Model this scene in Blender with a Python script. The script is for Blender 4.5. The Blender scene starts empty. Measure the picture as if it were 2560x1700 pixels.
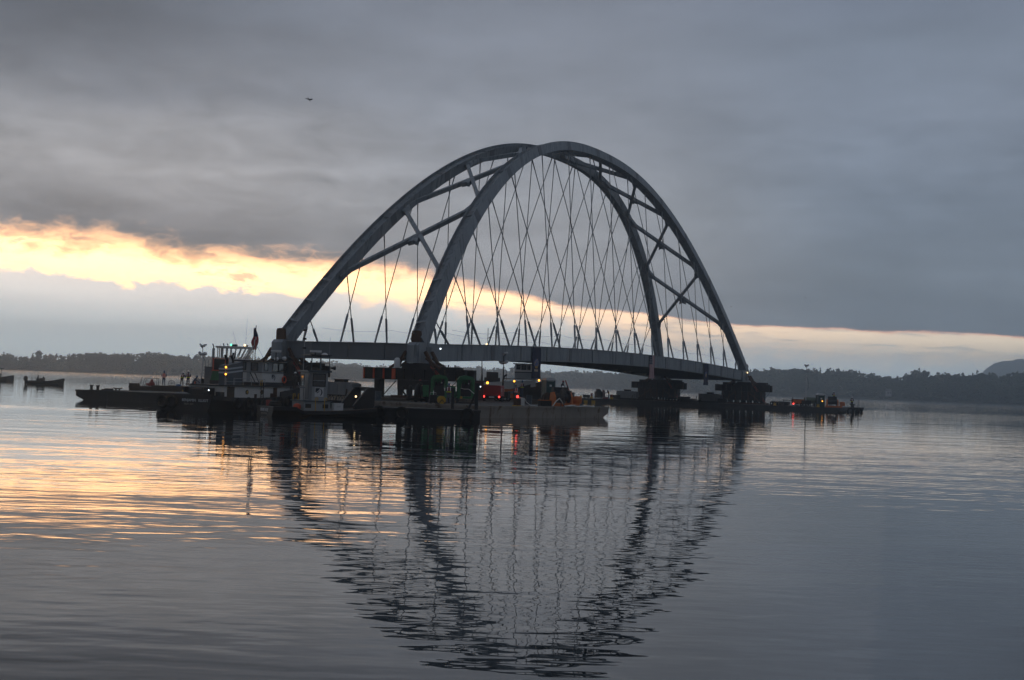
import bpy, bmesh, math, random
import numpy as np
from mathutils import Vector, Matrix, noise

random.seed(7)
rng = np.random.default_rng(7)
scene = bpy.context.scene
COL = scene.collection
R = math.radians

# ------------------------------------------------------------------ camera
F, PITCH, ROLL, EYE = 3490.237, R(1.786), R(1.953), 2.949      # focal length in photo pixels (2560 wide)
cam_data = bpy.data.cameras.new('camera')
cam_data.sensor_fit = 'HORIZONTAL'
cam_data.sensor_width = 36.0
cam_data.lens = F / 2560 * 36.0
cam_data.clip_start = 0.1
cam_data.clip_end = 20000
cam = bpy.data.objects.new('camera', cam_data)
cam.matrix_world = Matrix.Translation((0, 0, EYE)) @ Matrix.Rotation(math.pi/2 + PITCH, 4, 'X') @ Matrix.Rotation(ROLL, 4, 'Z')
COL.objects.link(cam)
scene.camera = cam

# ------------------------------------------------------------------ render settings
scene.render.engine = 'CYCLES'
cy = scene.cycles
cy.use_denoising = True
cy.max_bounces = 8
cy.diffuse_bounces = 3
cy.glossy_bounces = 4
cy.transmission_bounces = 4
cy.volume_bounces = 3
cy.sample_clamp_indirect = 6.0
scene.view_settings.view_transform = 'Standard'
scene.view_settings.look = 'None'
scene.view_settings.gamma = 1.0
scene.view_settings.exposure = 0.05
scene.view_settings.use_curve_mapping = False

# ------------------------------------------------------------------ world: a low dawn sky under a grey cloud deck
SUN_AZ, SUN_EL = -15.0, 4.6        # degrees, from +Y towards +X
world = bpy.data.worlds.new('World')
scene.world = world
world.use_nodes = True
nt = world.node_tree
nt.nodes.clear()


class NG:
    """tiny wrapper for wiring math nodes"""
    def __init__(self, tree):
        self.t = tree

    def n(self, kind, **kw):
        nd = self.t.nodes.new(kind)
        for k, v in kw.items():
            setattr(nd, k, v)
        return nd

    def put(self, sock, v):
        if isinstance(v, bpy.types.NodeSocket):
            self.t.links.new(v, sock)
        else:
            sock.default_value = v

    def m(self, op, a, b=None, c=None, clamp=False):
        nd = self.n('ShaderNodeMath', operation=op, use_clamp=clamp)
        self.put(nd.inputs[0], a)
        if b is not None:
            self.put(nd.inputs[1], b)
        if c is not None:
            self.put(nd.inputs[2], c)
        return nd.outputs[0]

    def step(self, v, a, b):          # smooth 0..1 while v goes a..b
        nd = self.n('ShaderNodeMapRange', interpolation_type='SMOOTHSTEP')
        self.put(nd.inputs['Value'], v)
        self.put(nd.inputs['From Min'], a)
        self.put(nd.inputs['From Max'], b)
        return nd.outputs['Result']

    def mix(self, f, a, b, blend='MIX'):
        nd = self.n('ShaderNodeMix', data_type='RGBA', blend_type=blend)
        self.put(nd.inputs[0], f)
        for s, v in ((nd.inputs[6], a), (nd.inputs[7], b)):
            if isinstance(v, tuple):
                v = (*v, 1.0) if len(v) == 3 else v
            self.put(s, v)
        return nd.outputs[2]

    def curve(self, v, lo, hi, pts, scale):
        """piecewise curve: pts in (v, value); value divided by scale to sit in 0..1"""
        t = self.m('DIVIDE', self.m('SUBTRACT', v, lo), hi - lo, clamp=True)
        nd = self.n('ShaderNodeFloatCurve')
        self.put(nd.inputs['Value'], t)
        c = nd.mapping.curves[0]
        pp = [((a - lo) / (hi - lo), b / scale) for a, b in pts]
        c.points[0].location = pp[0]
        c.points[1].location = pp[-1]
        for p in pp[1:-1]:
            c.points.new(*p)
        nd.mapping.update()
        return self.m('MULTIPLY', nd.outputs[0], scale)

    def noise(self, vec, scale, detail=4, rough=0.55, dist=0.0):
        nd = self.n('ShaderNodeTexNoise')
        self.put(nd.inputs['Vector'], vec)
        nd.inputs['Scale'].default_value = scale
        nd.inputs['Detail'].default_value = detail
        nd.inputs['Roughness'].default_value = rough
        nd.inputs['Distortion'].default_value = dist
        return nd.outputs[0]


def build_world():
    g = NG(nt)
    tc = g.n('ShaderNodeTexCoord')
    sp = g.n('ShaderNodeSeparateXYZ')
    nt.links.new(tc.outputs['Generated'], sp.inputs[0])
    x, y, z = sp.outputs
    az = g.m('MULTIPLY', g.m('ARCTAN2', x, y), 57.29578)
    el = g.m('MULTIPLY', g.m('ARCSINE', g.m('MINIMUM', g.m('MAXIMUM', z, -1.0), 1.0)), 57.29578)

    def vec(sx, sy, off=0.0):
        c = g.n('ShaderNodeCombineXYZ')
        g.put(c.inputs[0], g.m('MULTIPLY', az, sx))
        g.put(c.inputs[1], g.m('MULTIPLY', el, sy))
        c.inputs[2].default_value = off
        return c.outputs[0]
    cen = lambda s: g.m('SUBTRACT', s, 0.5)
    n_soft = cen(g.noise(vec(.10, .34), 1.0, 4, .5))            # broad cloud banks
    n_mid = cen(g.noise(vec(.30, .85, 3.1), 1.0, 5, .58, .6))   # torn cloud
    n_fine = cen(g.noise(vec(1.1, 2.4, 9.7), 1.0, 5, .62, .4))  # wisps
    n_str = cen(g.noise(vec(.10, 1.5, 5.5), 1.0, 4, .55))       # flat streaks
    n_low = cen(g.noise(vec(.75, 1.3, 12.0), 1.0, 6, .66))        # cumulus tops of the far bank

    # ragged lower edge of the cloud deck and upper edge of the far bank
    top = g.curve(az, -40, 40, [(-40, 5.6), (-21, 5.35), (-17.5, 5.4), (-12, 4.95), (-7, 4.85), (-4.3, 4.75), (-2.6, 4.2), (0, 3.75),
                                (2.4, 3.3), (5, 3.05), (9, 2.72), (13.5, 2.62), (20, 2.5), (40, 2.3)], 8)
    bot = g.curve(az, -40, 40, [(-40, 3.9), (-21, 3.8), (-14.5, 3.45), (-7, 3.3), (0, 2.95), (8, 2.1), (14, 1.9), (20, 1.75), (40, 1.5)], 8)
    lft = g.step(az, 3.0, -9.0)                                  # 1 on the left of the frame
    ragged = g.m('ADD', g.m('MULTIPLY', n_mid, g.m('ADD', .35, g.m('MULTIPLY', lft, 1.45))), g.m('MULTIPLY', n_fine, g.m('ADD', .20, g.m('MULTIPLY', lft, 1.3))))
    e_top = g.m('SUBTRACT', g.m('ADD', top, ragged), el)         # > 0 below the deck
    deck_w = g.m('ADD', .12, g.m('MULTIPLY', lft, .95))
    gap_hi = g.step(e_top, g.m('MULTIPLY', deck_w, -.5), deck_w)
    e_bot = g.m('SUBTRACT', el, g.m('ADD', bot, g.m('MULTIPLY', n_low, 1.7)))
    bw = g.m('ADD', .9, g.m('MULTIPLY', lft, -.76))
    gap_lo = g.step(e_bot, g.m('MULTIPLY', bw, -1.0), g.m('MULTIPLY', bw, .6))

    # --- the grey deck
    def ramp(pts):
        nd = g.n('ShaderNodeValToRGB')
        cr = nd.color_ramp
        while len(cr.elements) < len(pts):
            cr.elements.new(.5)
        for e_, (p, c) in zip(cr.elements, pts):
            e_.position = p
            e_.color = (*c, 1)
        nt.links.new(t_el, nd.inputs[0])
        return nd.outputs[0]
    t_el = g.m('DIVIDE', g.m('ADD', g.m('SUBTRACT', el, 2.4), g.m('MULTIPLY', n_soft, 3.0)), 13.5, clamp=True)
    deck_l = ramp([(0, (.185, .180, .190)), (.23, (.180, .175, .186)), (.33, (.262, .252, .258)), (.43, (.345, .332, .337)), (.55, (.305, .300, .312)), (.66, (.205, .212, .238)), (.85, (.160, .173, .205)), (1, (.140, .155, .190))])
    deck_c = ramp([(0, (.270, .265, .275)), (.15, (.330, .325, .335)), (.35, (.310, .312, .328)), (.50, (.268, .276, .302)), (.70, (.228, .242, .278)), (1, (.190, .205, .245))])
    deck_r = ramp([(0, (.150, .180, .218)), (.15, (.165, .194, .230)), (.40, (.168, .197, .242)), (.65, (.195, .222, .272)), (.85, (.182, .208, .256)), (1, (.160, .182, .232))])
    deck = g.mix(g.step(az, 2.0, 15.0), g.mix(g.step(az, -14.0, -1.0), deck_l, deck_c), deck_r)
    calm_up = g.step(el, 14.0, 8.0)
    shade = g.m('ADD', 1.0, g.m('ADD', g.m('MULTIPLY', n_mid, g.m('MULTIPLY', g.m('ADD', .25, g.m('MULTIPLY', calm_up, .75)), g.m('ADD', .50, g.m('MULTIPLY', lft, .60)))), g.m('ADD', g.m('MULTIPLY', n_soft, .80), g.m('MULTIPLY', n_str, g.m('MULTIPLY', calm_up, .26)))))
    shade = g.m('SUBTRACT', shade, g.m('MULTIPLY', .36, g.m('MULTIPLY', g.step(az, -9.0, -20.0), g.step(g.m('ADD', el, g.m('MULTIPLY', n_soft, 4.0)), 9.5, 13.5))))
    sh = g.n('ShaderNodeCombineColor')
    for i in range(3):
        g.put(sh.inputs[i], shade)
    deck = g.mix(1.0, g.mix(1.0, deck, sh.outputs[0], 'MULTIPLY'), (1.10, 1.14, 1.18), 'MULTIPLY')

    # --- the open band, brightest above the hidden sun
    near = g.m('POWER', 2.71828, g.m('MULTIPLY', g.m('POWER', g.m('DIVIDE', g.m('SUBTRACT', az, SUN_AZ), 20.0), 2.0), -1.0))
    core = g.mix(near, (1.75, 1.52, 1.15), (5.2, 2.80, 1.22))
    fringe = g.mix(near, (2.7, 1.30, .82), (3.3, 1.62, .66))
    f_in = g.step(e_top, g.m('ADD', .14, g.m('MULTIPLY', lft, 1.0)), .0)                               # orange just under the deck
    band = g.mix(g.m('MULTIPLY', f_in, .85), core, fringe)
    f_lo = g.m('MULTIPLY', g.step(e_bot, .45, -.05), g.m('MULTIPLY', lft, .75))
    band = g.mix(f_lo, band, (2.6, 1.80, 1.12))
    torn = g.m('MULTIPLY', g.step(g.m('ADD', n_mid, n_fine), .10, .30), g.m('MULTIPLY', lft, .75))
    band = g.mix(torn, band, (.95, .70, .48))
    n_thin = cen(g.noise(vec(.42, 4.2, 21.0), 1.0, 4, .6, .5))
    streak = g.m('MULTIPLY', g.step(g.m('ADD', g.m('MULTIPLY', n_str, .6), n_thin), -.06, .20), g.m('MULTIPLY', g.m('SUBTRACT', 1.0, lft), .72))
    band = g.mix(streak, band, (.72, .72, .70))

    # --- pale bank and haze down to the horizon
    bank_l = g.mix(g.step(el, .6, 3.9), (1.16, 1.43, 1.55), (1.55, 1.40, 1.28))
    bank_r = g.mix(g.step(el, .4, 2.3), (1.05, 1.27, 1.43), (1.35, 1.36, 1.30))
    bank = g.mix(g.step(az, -8.0, 9.0), bank_l, bank_r)
    bshade = g.m('ADD', 1.0, g.m('ADD', g.m('MULTIPLY', n_str, .30), g.m('MULTIPLY', n_soft, .18)))
    bs = g.n('ShaderNodeCombineColor')
    for i in range(3):
        g.put(bs.inputs[i], bshade)
    bank = g.mix(1.0, bank, bs.outputs[0], 'MULTIPLY')

    low = g.mix(gap_lo, bank, band)
    sky = g.mix(gap_hi, deck, low)
    # away from the dawn the gap closes into plain overcast
    back = g.step(g.m('ABSOLUTE', g.m('SUBTRACT', az, -8.0)), 55.0, 105.0)
    sky = g.mix(back, sky, (.118, .132, .158))
    zen = g.step(el, 16.0, 55.0)
    sky = g.mix(zen, sky, (.170, .188, .226))
    below = g.step(el, 0.0, -3.0)
    sky = g.mix(below, sky, (.06, .067, .08))

    nish = g.n('ShaderNodeTexSky', sky_type='NISHITA')
    nish.sun_disc = False
    nish.sun_elevation = R(SUN_EL)
    nish.sun_rotation = R(SUN_AZ)
    # background strength 0.1: the cloud colours are multiplied by ten to match the physical sky behind them
    ten = g.mix(1.0, sky, (10.0, 10.0, 10.0), 'MULTIPLY')
    tot = g.mix(1.0, ten, g.mix(1.0, nish.outputs[0], (.008, .008, .008), 'MULTIPLY'), 'ADD')
    bg = g.n('ShaderNodeBackground')
    g.put(bg.inputs['Color'], tot)
    bg.inputs['Strength'].default_value = 0.1 * SKY_GAIN
    out = g.n('ShaderNodeOutputWorld')
    nt.links.new(bg.outputs[0], out.inputs['Surface'])


SKY_GAIN = 1.0
build_world()
world.cycles.sampling_method = 'MANUAL'
world.cycles.sample_map_resolution = 2048

sun_data = bpy.data.lights.new('sun', 'SUN')
sun_data.energy = 0.02
sun_data.angle = R(60)
sun_data.color = (1.0, .80, .55)
sun = bpy.data.objects.new('sun', sun_data)
a, e = R(SUN_AZ), R(SUN_EL)
to_sun = Vector((math.sin(a)*math.cos(e), math.cos(a)*math.cos(e), math.sin(e)))
sun.rotation_euler = to_sun.to_track_quat('Z', 'Y').to_euler()
sun.location = to_sun * 500
COL.objects.link(sun)


# ------------------------------------------------------------------ helpers
def spot(px, D, z):
    """world point on photo column px at depth D and height z"""
    Z = z - EYE
    d = D*math.cos(PITCH) + Z*math.sin(PITCH)
    u = -D*math.sin(PITCH) + Z*math.cos(PITCH)
    py = -F*u/d
    q = ((px - 1280) + py*math.sin(ROLL)) / math.cos(ROLL)
    return Vector((q*d/F, D, z))


def height(px, py, D):
    """height of what shows at photo pixel (px, py) at depth D"""
    dx, dy = px-1280, py-850
    v = -dx*math.sin(ROLL) + dy*math.cos(ROLL)
    k = -v/F
    return EYE + D*(math.sin(PITCH)+k*math.cos(PITCH))/(math.cos(PITCH)-k*math.sin(PITCH))


class MB:
    """collects primitives, then links them as ONE mesh object"""
    def __init__(self):
        self.v, self.f, self.mi = [], [], []
        self.cur = 0

    def mat(self, i):
        self.cur = i
        return self

    def add(self, vs, fs):
        o = len(self.v)
        self.v.extend([tuple(p) for p in vs])
        for f in fs:
            self.f.append(tuple(o+i for i in f))
            self.mi.append(self.cur)
        return self

    def box(self, x0, x1, y0, y1, z0, z1):
        vs = [(x, y, z) for z in (z0, z1) for y in (y0, y1) for x in (x0, x1)]
        return self.add(vs, [(0, 2, 3, 1), (4, 5, 7, 6), (0, 1, 5, 4), (2, 6, 7, 3), (0, 4, 6, 2), (1, 3, 7, 5)])

    def prism(self, poly, a, b, axis='z'):
        n = len(poly)
        def p3(p, h):
            return {'z': (p[0], p[1], h), 'y': (p[0], h, p[1]), 'x': (h, p[0], p[1])}[axis]
        vs = [p3(p, a) for p in poly] + [p3(p, b) for p in poly]
        fs = [tuple(range(n-1, -1, -1)), tuple(range(n, 2*n))]
        fs += [(i, (i+1) % n, n+(i+1) % n, n+i) for i in range(n)]
        return self.add(vs, fs)

    def tube(self, p0, p1, r, n=8, r2=None):
        return self.path([p0, p1], r, n, r2)

    def path(self, pts, r, n=6, r2=None):
        pts = [Vector(p) for p in pts]
        k = len(pts)
        rings = []
        prev = None
        for i, p in enumerate(pts):
            t = (pts[min(i+1, k-1)] - pts[max(i-1, 0)]).normalized()
            ref = prev if prev is not None else (Vector((0, 0, 1)) if abs(t.z) < .9 else Vector((1, 0, 0)))
            u = ref - t*ref.dot(t)
            if u.length < 1e-6:
                u = Vector((0, 1, 0)) - t*t.y
            u.normalize()
            w = t.cross(u)
            prev = u
            rr = r if r2 is None else r + (r2-r)*i/(k-1)
            rings.append([p + (u*math.cos(2*math.pi*j/n) + w*math.sin(2*math.pi*j/n))*rr for j in range(n)])
        vs = [q for rg in rings for q in rg]
        fs = []
        for i in range(k-1):
            for j in range(n):
                fs.append((i*n+j, i*n+(j+1) % n, (i+1)*n+(j+1) % n, (i+1)*n+j))
        fs.append(tuple(range(n-1, -1, -1)))
        fs.append(tuple((k-1)*n+j for j in range(n)))
        return self.add(vs, fs)

    def lathe(self, prof, c=(0, 0, 0), n=12, axis='z'):
        """prof: (radius, height) from bottom to top"""
        vs, fs = [], []
        for r, h in prof:
            for j in range(n):
                a = 2*math.pi*j/n
                p = (r*math.cos(a), r*math.sin(a), h)
                if axis == 'x':
                    p = (h, p[0], p[1])
                elif axis == 'y':
                    p = (p[0], h, p[1])
                vs.append((c[0]+p[0], c[1]+p[1], c[2]+p[2]))
        k = len(prof)
        for i in range(k-1):
            for j in range(n):
                fs.append((i*n+j, i*n+(j+1) % n, (i+1)*n+(j+1) % n, (i+1)*n+j))
        fs.append(tuple(range(n-1, -1, -1)))
        fs.append(tuple((k-1)*n+j for j in range(n)))
        return self.add(vs, fs)

    def torus(self, c, R0, r, axis='y', n=14, m=7):
        vs, fs = [], []
        for i in range(n):
            a = 2*math.pi*i/n
            for j in range(m):
                b = 2*math.pi*j/m
                q = (R0 + r*math.cos(b))
                p = (q*math.cos(a), q*math.sin(a), r*math.sin(b))
                if axis == 'x':
                    p = (p[2], p[0], p[1])
                elif axis == 'y':
                    p = (p[0], p[2], p[1])
                vs.append((c[0]+p[0], c[1]+p[1], c[2]+p[2]))
        for i in range(n):
            for j in range(m):
                fs.append((i*m+j, ((i+1) % n)*m+j, ((i+1) % n)*m+(j+1) % m, i*m+(j+1) % m))
        return self.add(vs, fs)

    def beam(self, p0, p1, w, h, up=(0, 0, 1)):
        """solid rectangular bar"""
        p0, p1 = Vector(p0), Vector(p1)
        t = (p1-p0).normalized()
        up = Vector(up)
        s = t.cross(up)
        if s.length < 1e-5:
            s = t.cross(Vector((1, 0, 0)))
        s.normalize()
        u = s.cross(t).normalized()
        vs = []
        for p in (p0, p1):
            for a, b in ((-1, -1), (1, -1), (1, 1), (-1, 1)):
                vs.append(p + s*(a*w/2) + u*(b*h/2))
        return self.add(vs, [(0, 1, 2, 3), (7, 6, 5, 4), (0, 4, 5, 1), (1, 5, 6, 2), (2, 6, 7, 3), (3, 7, 4, 0)])

    def loft(self, rings, cap=True):
        n = len(rings[0])
        vs = [q for rg in rings for q in rg]
        fs = []
        for i in range(len(rings)-1):
            for j in range(n):
                fs.append((i*n+j, i*n+(j+1) % n, (i+1)*n+(j+1) % n, (i+1)*n+j))
        if cap:
            fs.append(tuple(range(n-1, -1, -1)))
            fs.append(tuple((len(rings)-1)*n+j for j in range(n)))
        return self.add(vs, fs)

    def mesh(self, name, mats, smooth=False):
        me = bpy.data.meshes.new(name)
        me.from_pydata(self.v, [], self.f)
        mats = mats if isinstance(mats, (list, tuple)) else [mats]
        for m in mats:
            me.materials.append(m)
        if len(mats) > 1:
            me.polygons.foreach_set('material_index', self.mi)
        bm = bmesh.new()
        bm.from_mesh(me)
        bmesh.ops.recalc_face_normals(bm, faces=bm.faces)
        bm.to_mesh(me)
        bm.free()
        if smooth:
            me.polygons.foreach_set('use_smooth', [True]*len(me.polygons))
            me.set_sharp_from_angle(angle=R(40))
        return me

    def build(self, name, mats, parent=None, smooth=False, loc=None, rot=None):
        return link(name, self.mesh(name, mats, smooth), parent, loc, rot)


def link(name, data, parent=None, loc=None, rot=None):
    o = bpy.data.objects.new(name, data)
    COL.objects.link(o)
    if parent is not None:
        o.parent = parent
    if loc is not None:
        o.location = loc
    if rot is not None:
        o.rotation_euler = rot
    return o


def tag(o, label=None, cat=None, group=None, kind=None):
    if label:
        o['label'] = label
    if cat:
        o['category'] = cat
    if group:
        o['group'] = group
    if kind:
        o['kind'] = kind
    return o


def thing(name, label, cat, loc=(0, 0, 0), rz=0.0, group=None):
    o = bpy.data.objects.new(name, None)
    o.empty_display_size = .3
    COL.objects.link(o)
    o.location = loc
    o.rotation_euler = (0, 0, rz)
    return tag(o, label, cat, group)


def copy_tree(o, parent=None):
    c = o.copy()
    COL.objects.link(c)
    if parent is not None:
        c.parent = parent
    for ch in list(o.children):
        copy_tree(ch, c)
    return c


# ------------------------------------------------------------------ materials
MATS = {}


def mat(name, col, rough=.6, metal=0.0, var=.25, scale=1.5, col2=None, amt=.5, stretch=(1, 1, 1), bump=0.0, emit=None, spec=.5):
    """painted or bare surface: base colour broken up by noise, optional second colour (rust, dirt) in patches"""
    if name in MATS:
        return MATS[name]
    m = bpy.data.materials.new(name)
    m.use_nodes = True
    t = m.node_tree
    b = t.nodes['Principled BSDF']
    g = NG(t)
    b.inputs['Roughness'].default_value = rough
    b.inputs['Metallic'].default_value = metal
    b.inputs['Specular IOR Level'].default_value = spec
    tc = g.n('ShaderNodeTexCoord')
    mp = g.n('ShaderNodeMapping')
    t.links.new(tc.outputs['Object'], mp.inputs['Vector'])
    mp.inputs['Scale'].default_value = stretch
    n1 = g.noise(mp.outputs[0], scale, 5, .6)
    k = g.m('ADD', 1.0 - var, g.m('MULTIPLY', n1, 2*var))
    cc = g.n('ShaderNodeCombineColor')
    for i in range(3):
        g.put(cc.inputs[i], k)
    c = g.mix(1.0, tuple(col), cc.outputs[0], 'MULTIPLY')
    if col2 is not None:
        n2 = g.noise(mp.outputs[0], scale*2.3, 6, .65, .4)
        c = g.mix(g.step(n2, 1.0-amt, 1.0-amt+.16), c, tuple(col2))
    g.put(b.inputs['Base Color'], c)
    g.put(b.inputs['Roughness'], g.m('ADD', rough-.08, g.m('MULTIPLY', n1, .16), clamp=True))
    if bump:
        bp = g.n('ShaderNodeBump')
        bp.inputs['Distance'].default_value = bump
        t.links.new(n1, bp.inputs['Height'])
        t.links.new(bp.outputs[0], b.inputs['Normal'])
    if emit:
        b.inputs['Emission Color'].default_value = (*emit[:3], 1)
        b.inputs['Emission Strength'].default_value = emit[3]
    MATS[name] = m
    return m


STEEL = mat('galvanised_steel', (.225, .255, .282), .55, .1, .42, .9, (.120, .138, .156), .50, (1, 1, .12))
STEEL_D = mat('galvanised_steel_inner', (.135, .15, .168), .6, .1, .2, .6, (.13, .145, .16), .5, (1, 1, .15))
ROPE = mat('wire_rope', (.16, .175, .19), .5, .6, .15, 4)
SOCKET = mat('socket_steel', (.27, .30, .33), .45, .4, .2, 2)
RUST = mat('rusty_steel', (.085, .045, .028), .85, .2, .4, 1.6, (.10, .045, .022), .45)
DARKST = mat('dark_girder', (.032, .029, .028), .75, .2, .35, 1.2, (.055, .034, .024), .38)
ORANGE = mat('orange_primer', (.58, .085, .028), .6, 0, .25, 2.0, (.30, .05, .022), .35)
REDBR = mat('red_brace_paint', (.24, .035, .025), .6, 0, .25, 2)
HULLB = mat('black_hull_paint', (.012, .012, .014), .55, 0, .4, .8, (.030, .027, .024), .42)
HULLR = mat('rusty_hull', (.285, .25, .215), .85, .05, .35, .5, (.135, .085, .056), .46, (1, 1, .5))
HULLG = mat('grey_hull', (.055, .055, .056), .75, .1, .35, .5, (.035, .026, .021), .42, (1, 1, .4))
DECK = mat('barge_deck', (.085, .080, .075), .9, 0, .35, .35, (.055, .046, .040), .5, bump=.01)
TIMBER = mat('weathered_timber', (.075, .058, .042), .9, 0, .4, 1.5, stretch=(1, 1, 6))
WHITE = mat('white_boat_paint', (.60, .59, .57), .5, 0, .10, 1.2, (.40, .33, .27), .26, (1, 1, .3))
GREYW = mat('grey_boat_paint', (.30, .32, .34), .5, 0, .12, 1.2, (.20, .19, .18), .30, (1, 1, .3))
BLUEGR = mat('blue_grey_paint', (.055, .075, .095), .5, 0, .15, 1.5)
STRIPE = mat('pale_stripe_paint', (.42, .46, .50), .5, 0, .1, 2)
BLACK = mat('black_paint', (.014, .014, .016), .5, 0, .3, 2)
RUBBER = mat('black_rubber', (.010, .010, .010), .85, 0, .3, 4)
GLASS = mat('dark_window_glass', (.015, .018, .022), .08, 0, .1, 1, spec=.8)
TANKG = mat('tank_grey_paint', (.185, .195, .205), .6, 0, .18, .9, (.115, .10, .09), .33, (1, 1, .4))
GREEN = mat('machine_green', (.018, .135, .045), .5, 0, .2, 2, (.010, .045, .02), .45)
YELLOW = mat('yellow_paint', (.50, .30, .025), .6, 0, .25, 3, (.22, .13, .03), .38)
WINCHO = mat('winch_orange', (.48, .125, .018), .6, 0, .25, 2, (.2, .06, .02), .36)
REDBODY = mat('red_machine_paint', (.34, .030, .026), .45, 0, .15, 1.5)
TOILETG = mat('toilet_green_plastic', (.020, .058, .052), .5, 0, .15, 1.5)
TOILETW = mat('toilet_white_roof', (.62, .64, .66), .5, 0, .1, 2)
PLATEW = mat('white_plate', (.62, .63, .64), .5, 0, .08, 3)
LOGOB = mat('logo_dark_blue', (.018, .024, .040), .5, 0, .1, 3)
LETTERW = mat('white_lettering', (.66, .70, .74), .55, 0, .12, 4)
LETTERD = mat('tan_lettering', (.32, .29, .24), .55, 0, .12, 4)
ROPEW = mat('white_rope', (.62, .62, .60), .85, 0, .15, 6)
ALU = mat('aluminium', (.42, .44, .46), .4, .7, .15, 2)
SKIN = mat('skin', (.36, .20, .14), .6, 0, .08, 6)
HIVIS = mat('hi_vis_lime', (.62, .92, .06), .7, 0, .1, 6)
VESTO = mat('vest_orange', (.85, .13, .03), .7, 0, .12, 6)
VESTR = mat('vest_dark_red', (.20, .028, .022), .75, 0, .15, 6)
TAPE = mat('silver_tape', (.92, .93, .95), .35, 0, .03, 6)
DARKCL = mat('dark_clothes', (.022, .022, .026), .9, 0, .2, 6)
JEANS = mat('blue_jeans', (.085, .105, .155), .9, 0, .2, 6)
TROUSG = mat('grey_trousers', (.085, .080, .075), .9, 0, .2, 6)
BOOTS = mat('boots', (.03, .024, .020), .8, 0, .2, 6)
HATW = mat('white_hat', (.82, .83, .84), .35, 0, .04, 6)
HATB = mat('blue_hat', (.02, .11, .26), .4, 0, .08, 6)
HATR = mat('red_hat', (.22, .02, .02), .4, 0, .08, 6)
HAIR = mat('dark_hair', (.02, .016, .012), .8, 0, .2, 8)
AMBER = mat('amber_lens_lit', (.9, .35, .03), .4, 0, 0, 1, emit=(1.0, .38, .04, 4.0))
REDL = mat('red_lens_lit', (.9, .04, .03), .4, 0, 0, 1, emit=(1.0, .055, .045, 3.0))
LEDW = mat('white_lamp_lit', (.9, .9, .9), .4, 0, 0, 1, emit=(.85, .95, 1.0, 3.0))
LEDG = mat('green_lamp_lit', (.1, .8, .5), .4, 0, 0, 1, emit=(.15, 1.0, .55, 2.0))
WARML = mat('warm_lamp_lit', (.9, .7, .4), .4, 0, 0, 1, emit=(1.0, .72, .36, 3.0))
FLAGB = mat('flag_navy', (.012, .018, .055), .85, 0, .1, 4)
FLAGR = mat('flag_red', (.32, .035, .050), .85, 0, .1, 4)
FLAGW = mat('flag_white', (.55, .53, .53), .85, 0, .1, 4)
FLAGE = mat('flag_emblem_gold', (.45, .28, .06), .85, 0, .2, 8)
FLAGE2 = mat('flag_emblem_blue', (.10, .14, .30), .85, 0, .2, 8)
LEAF = mat('far_foliage', (.042, .060, .030), .9, 0, .45, .08, (.060, .062, .028), .40, spec=.1)
LEAFD = mat('far_conifer_foliage', (.022, .036, .022), .9, 0, .35, .1, spec=.1)
BARK = mat('bark', (.05, .042, .035), .9, 0, .3, 2)
SHOREG = mat('shore_ground', (.045, .050, .032), .95, 0, .4, .03, spec=.1)
HILLM = mat('mountain_woods', (.050, .062, .040), .95, 0, .4, .012, (.070, .070, .050), .45, spec=.1)
HOUSEW = mat('pale_house_wall', (.34, .33, .31), .7, 0, .1, .5)
ROOFG = mat('grey_house_roof', (.12, .11, .11), .8, 0, .15, 1)
FEATH = mat('gull_feathers', (.04, .04, .045), .8, 0, .15, 5)
CANVAS = mat('rope_and_canvas', (.05, .048, .045), .9, 0, .4, 5)
BLUEP = mat('blue_plastic', (.03, .10, .28), .5, 0, .1, 4)


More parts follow.
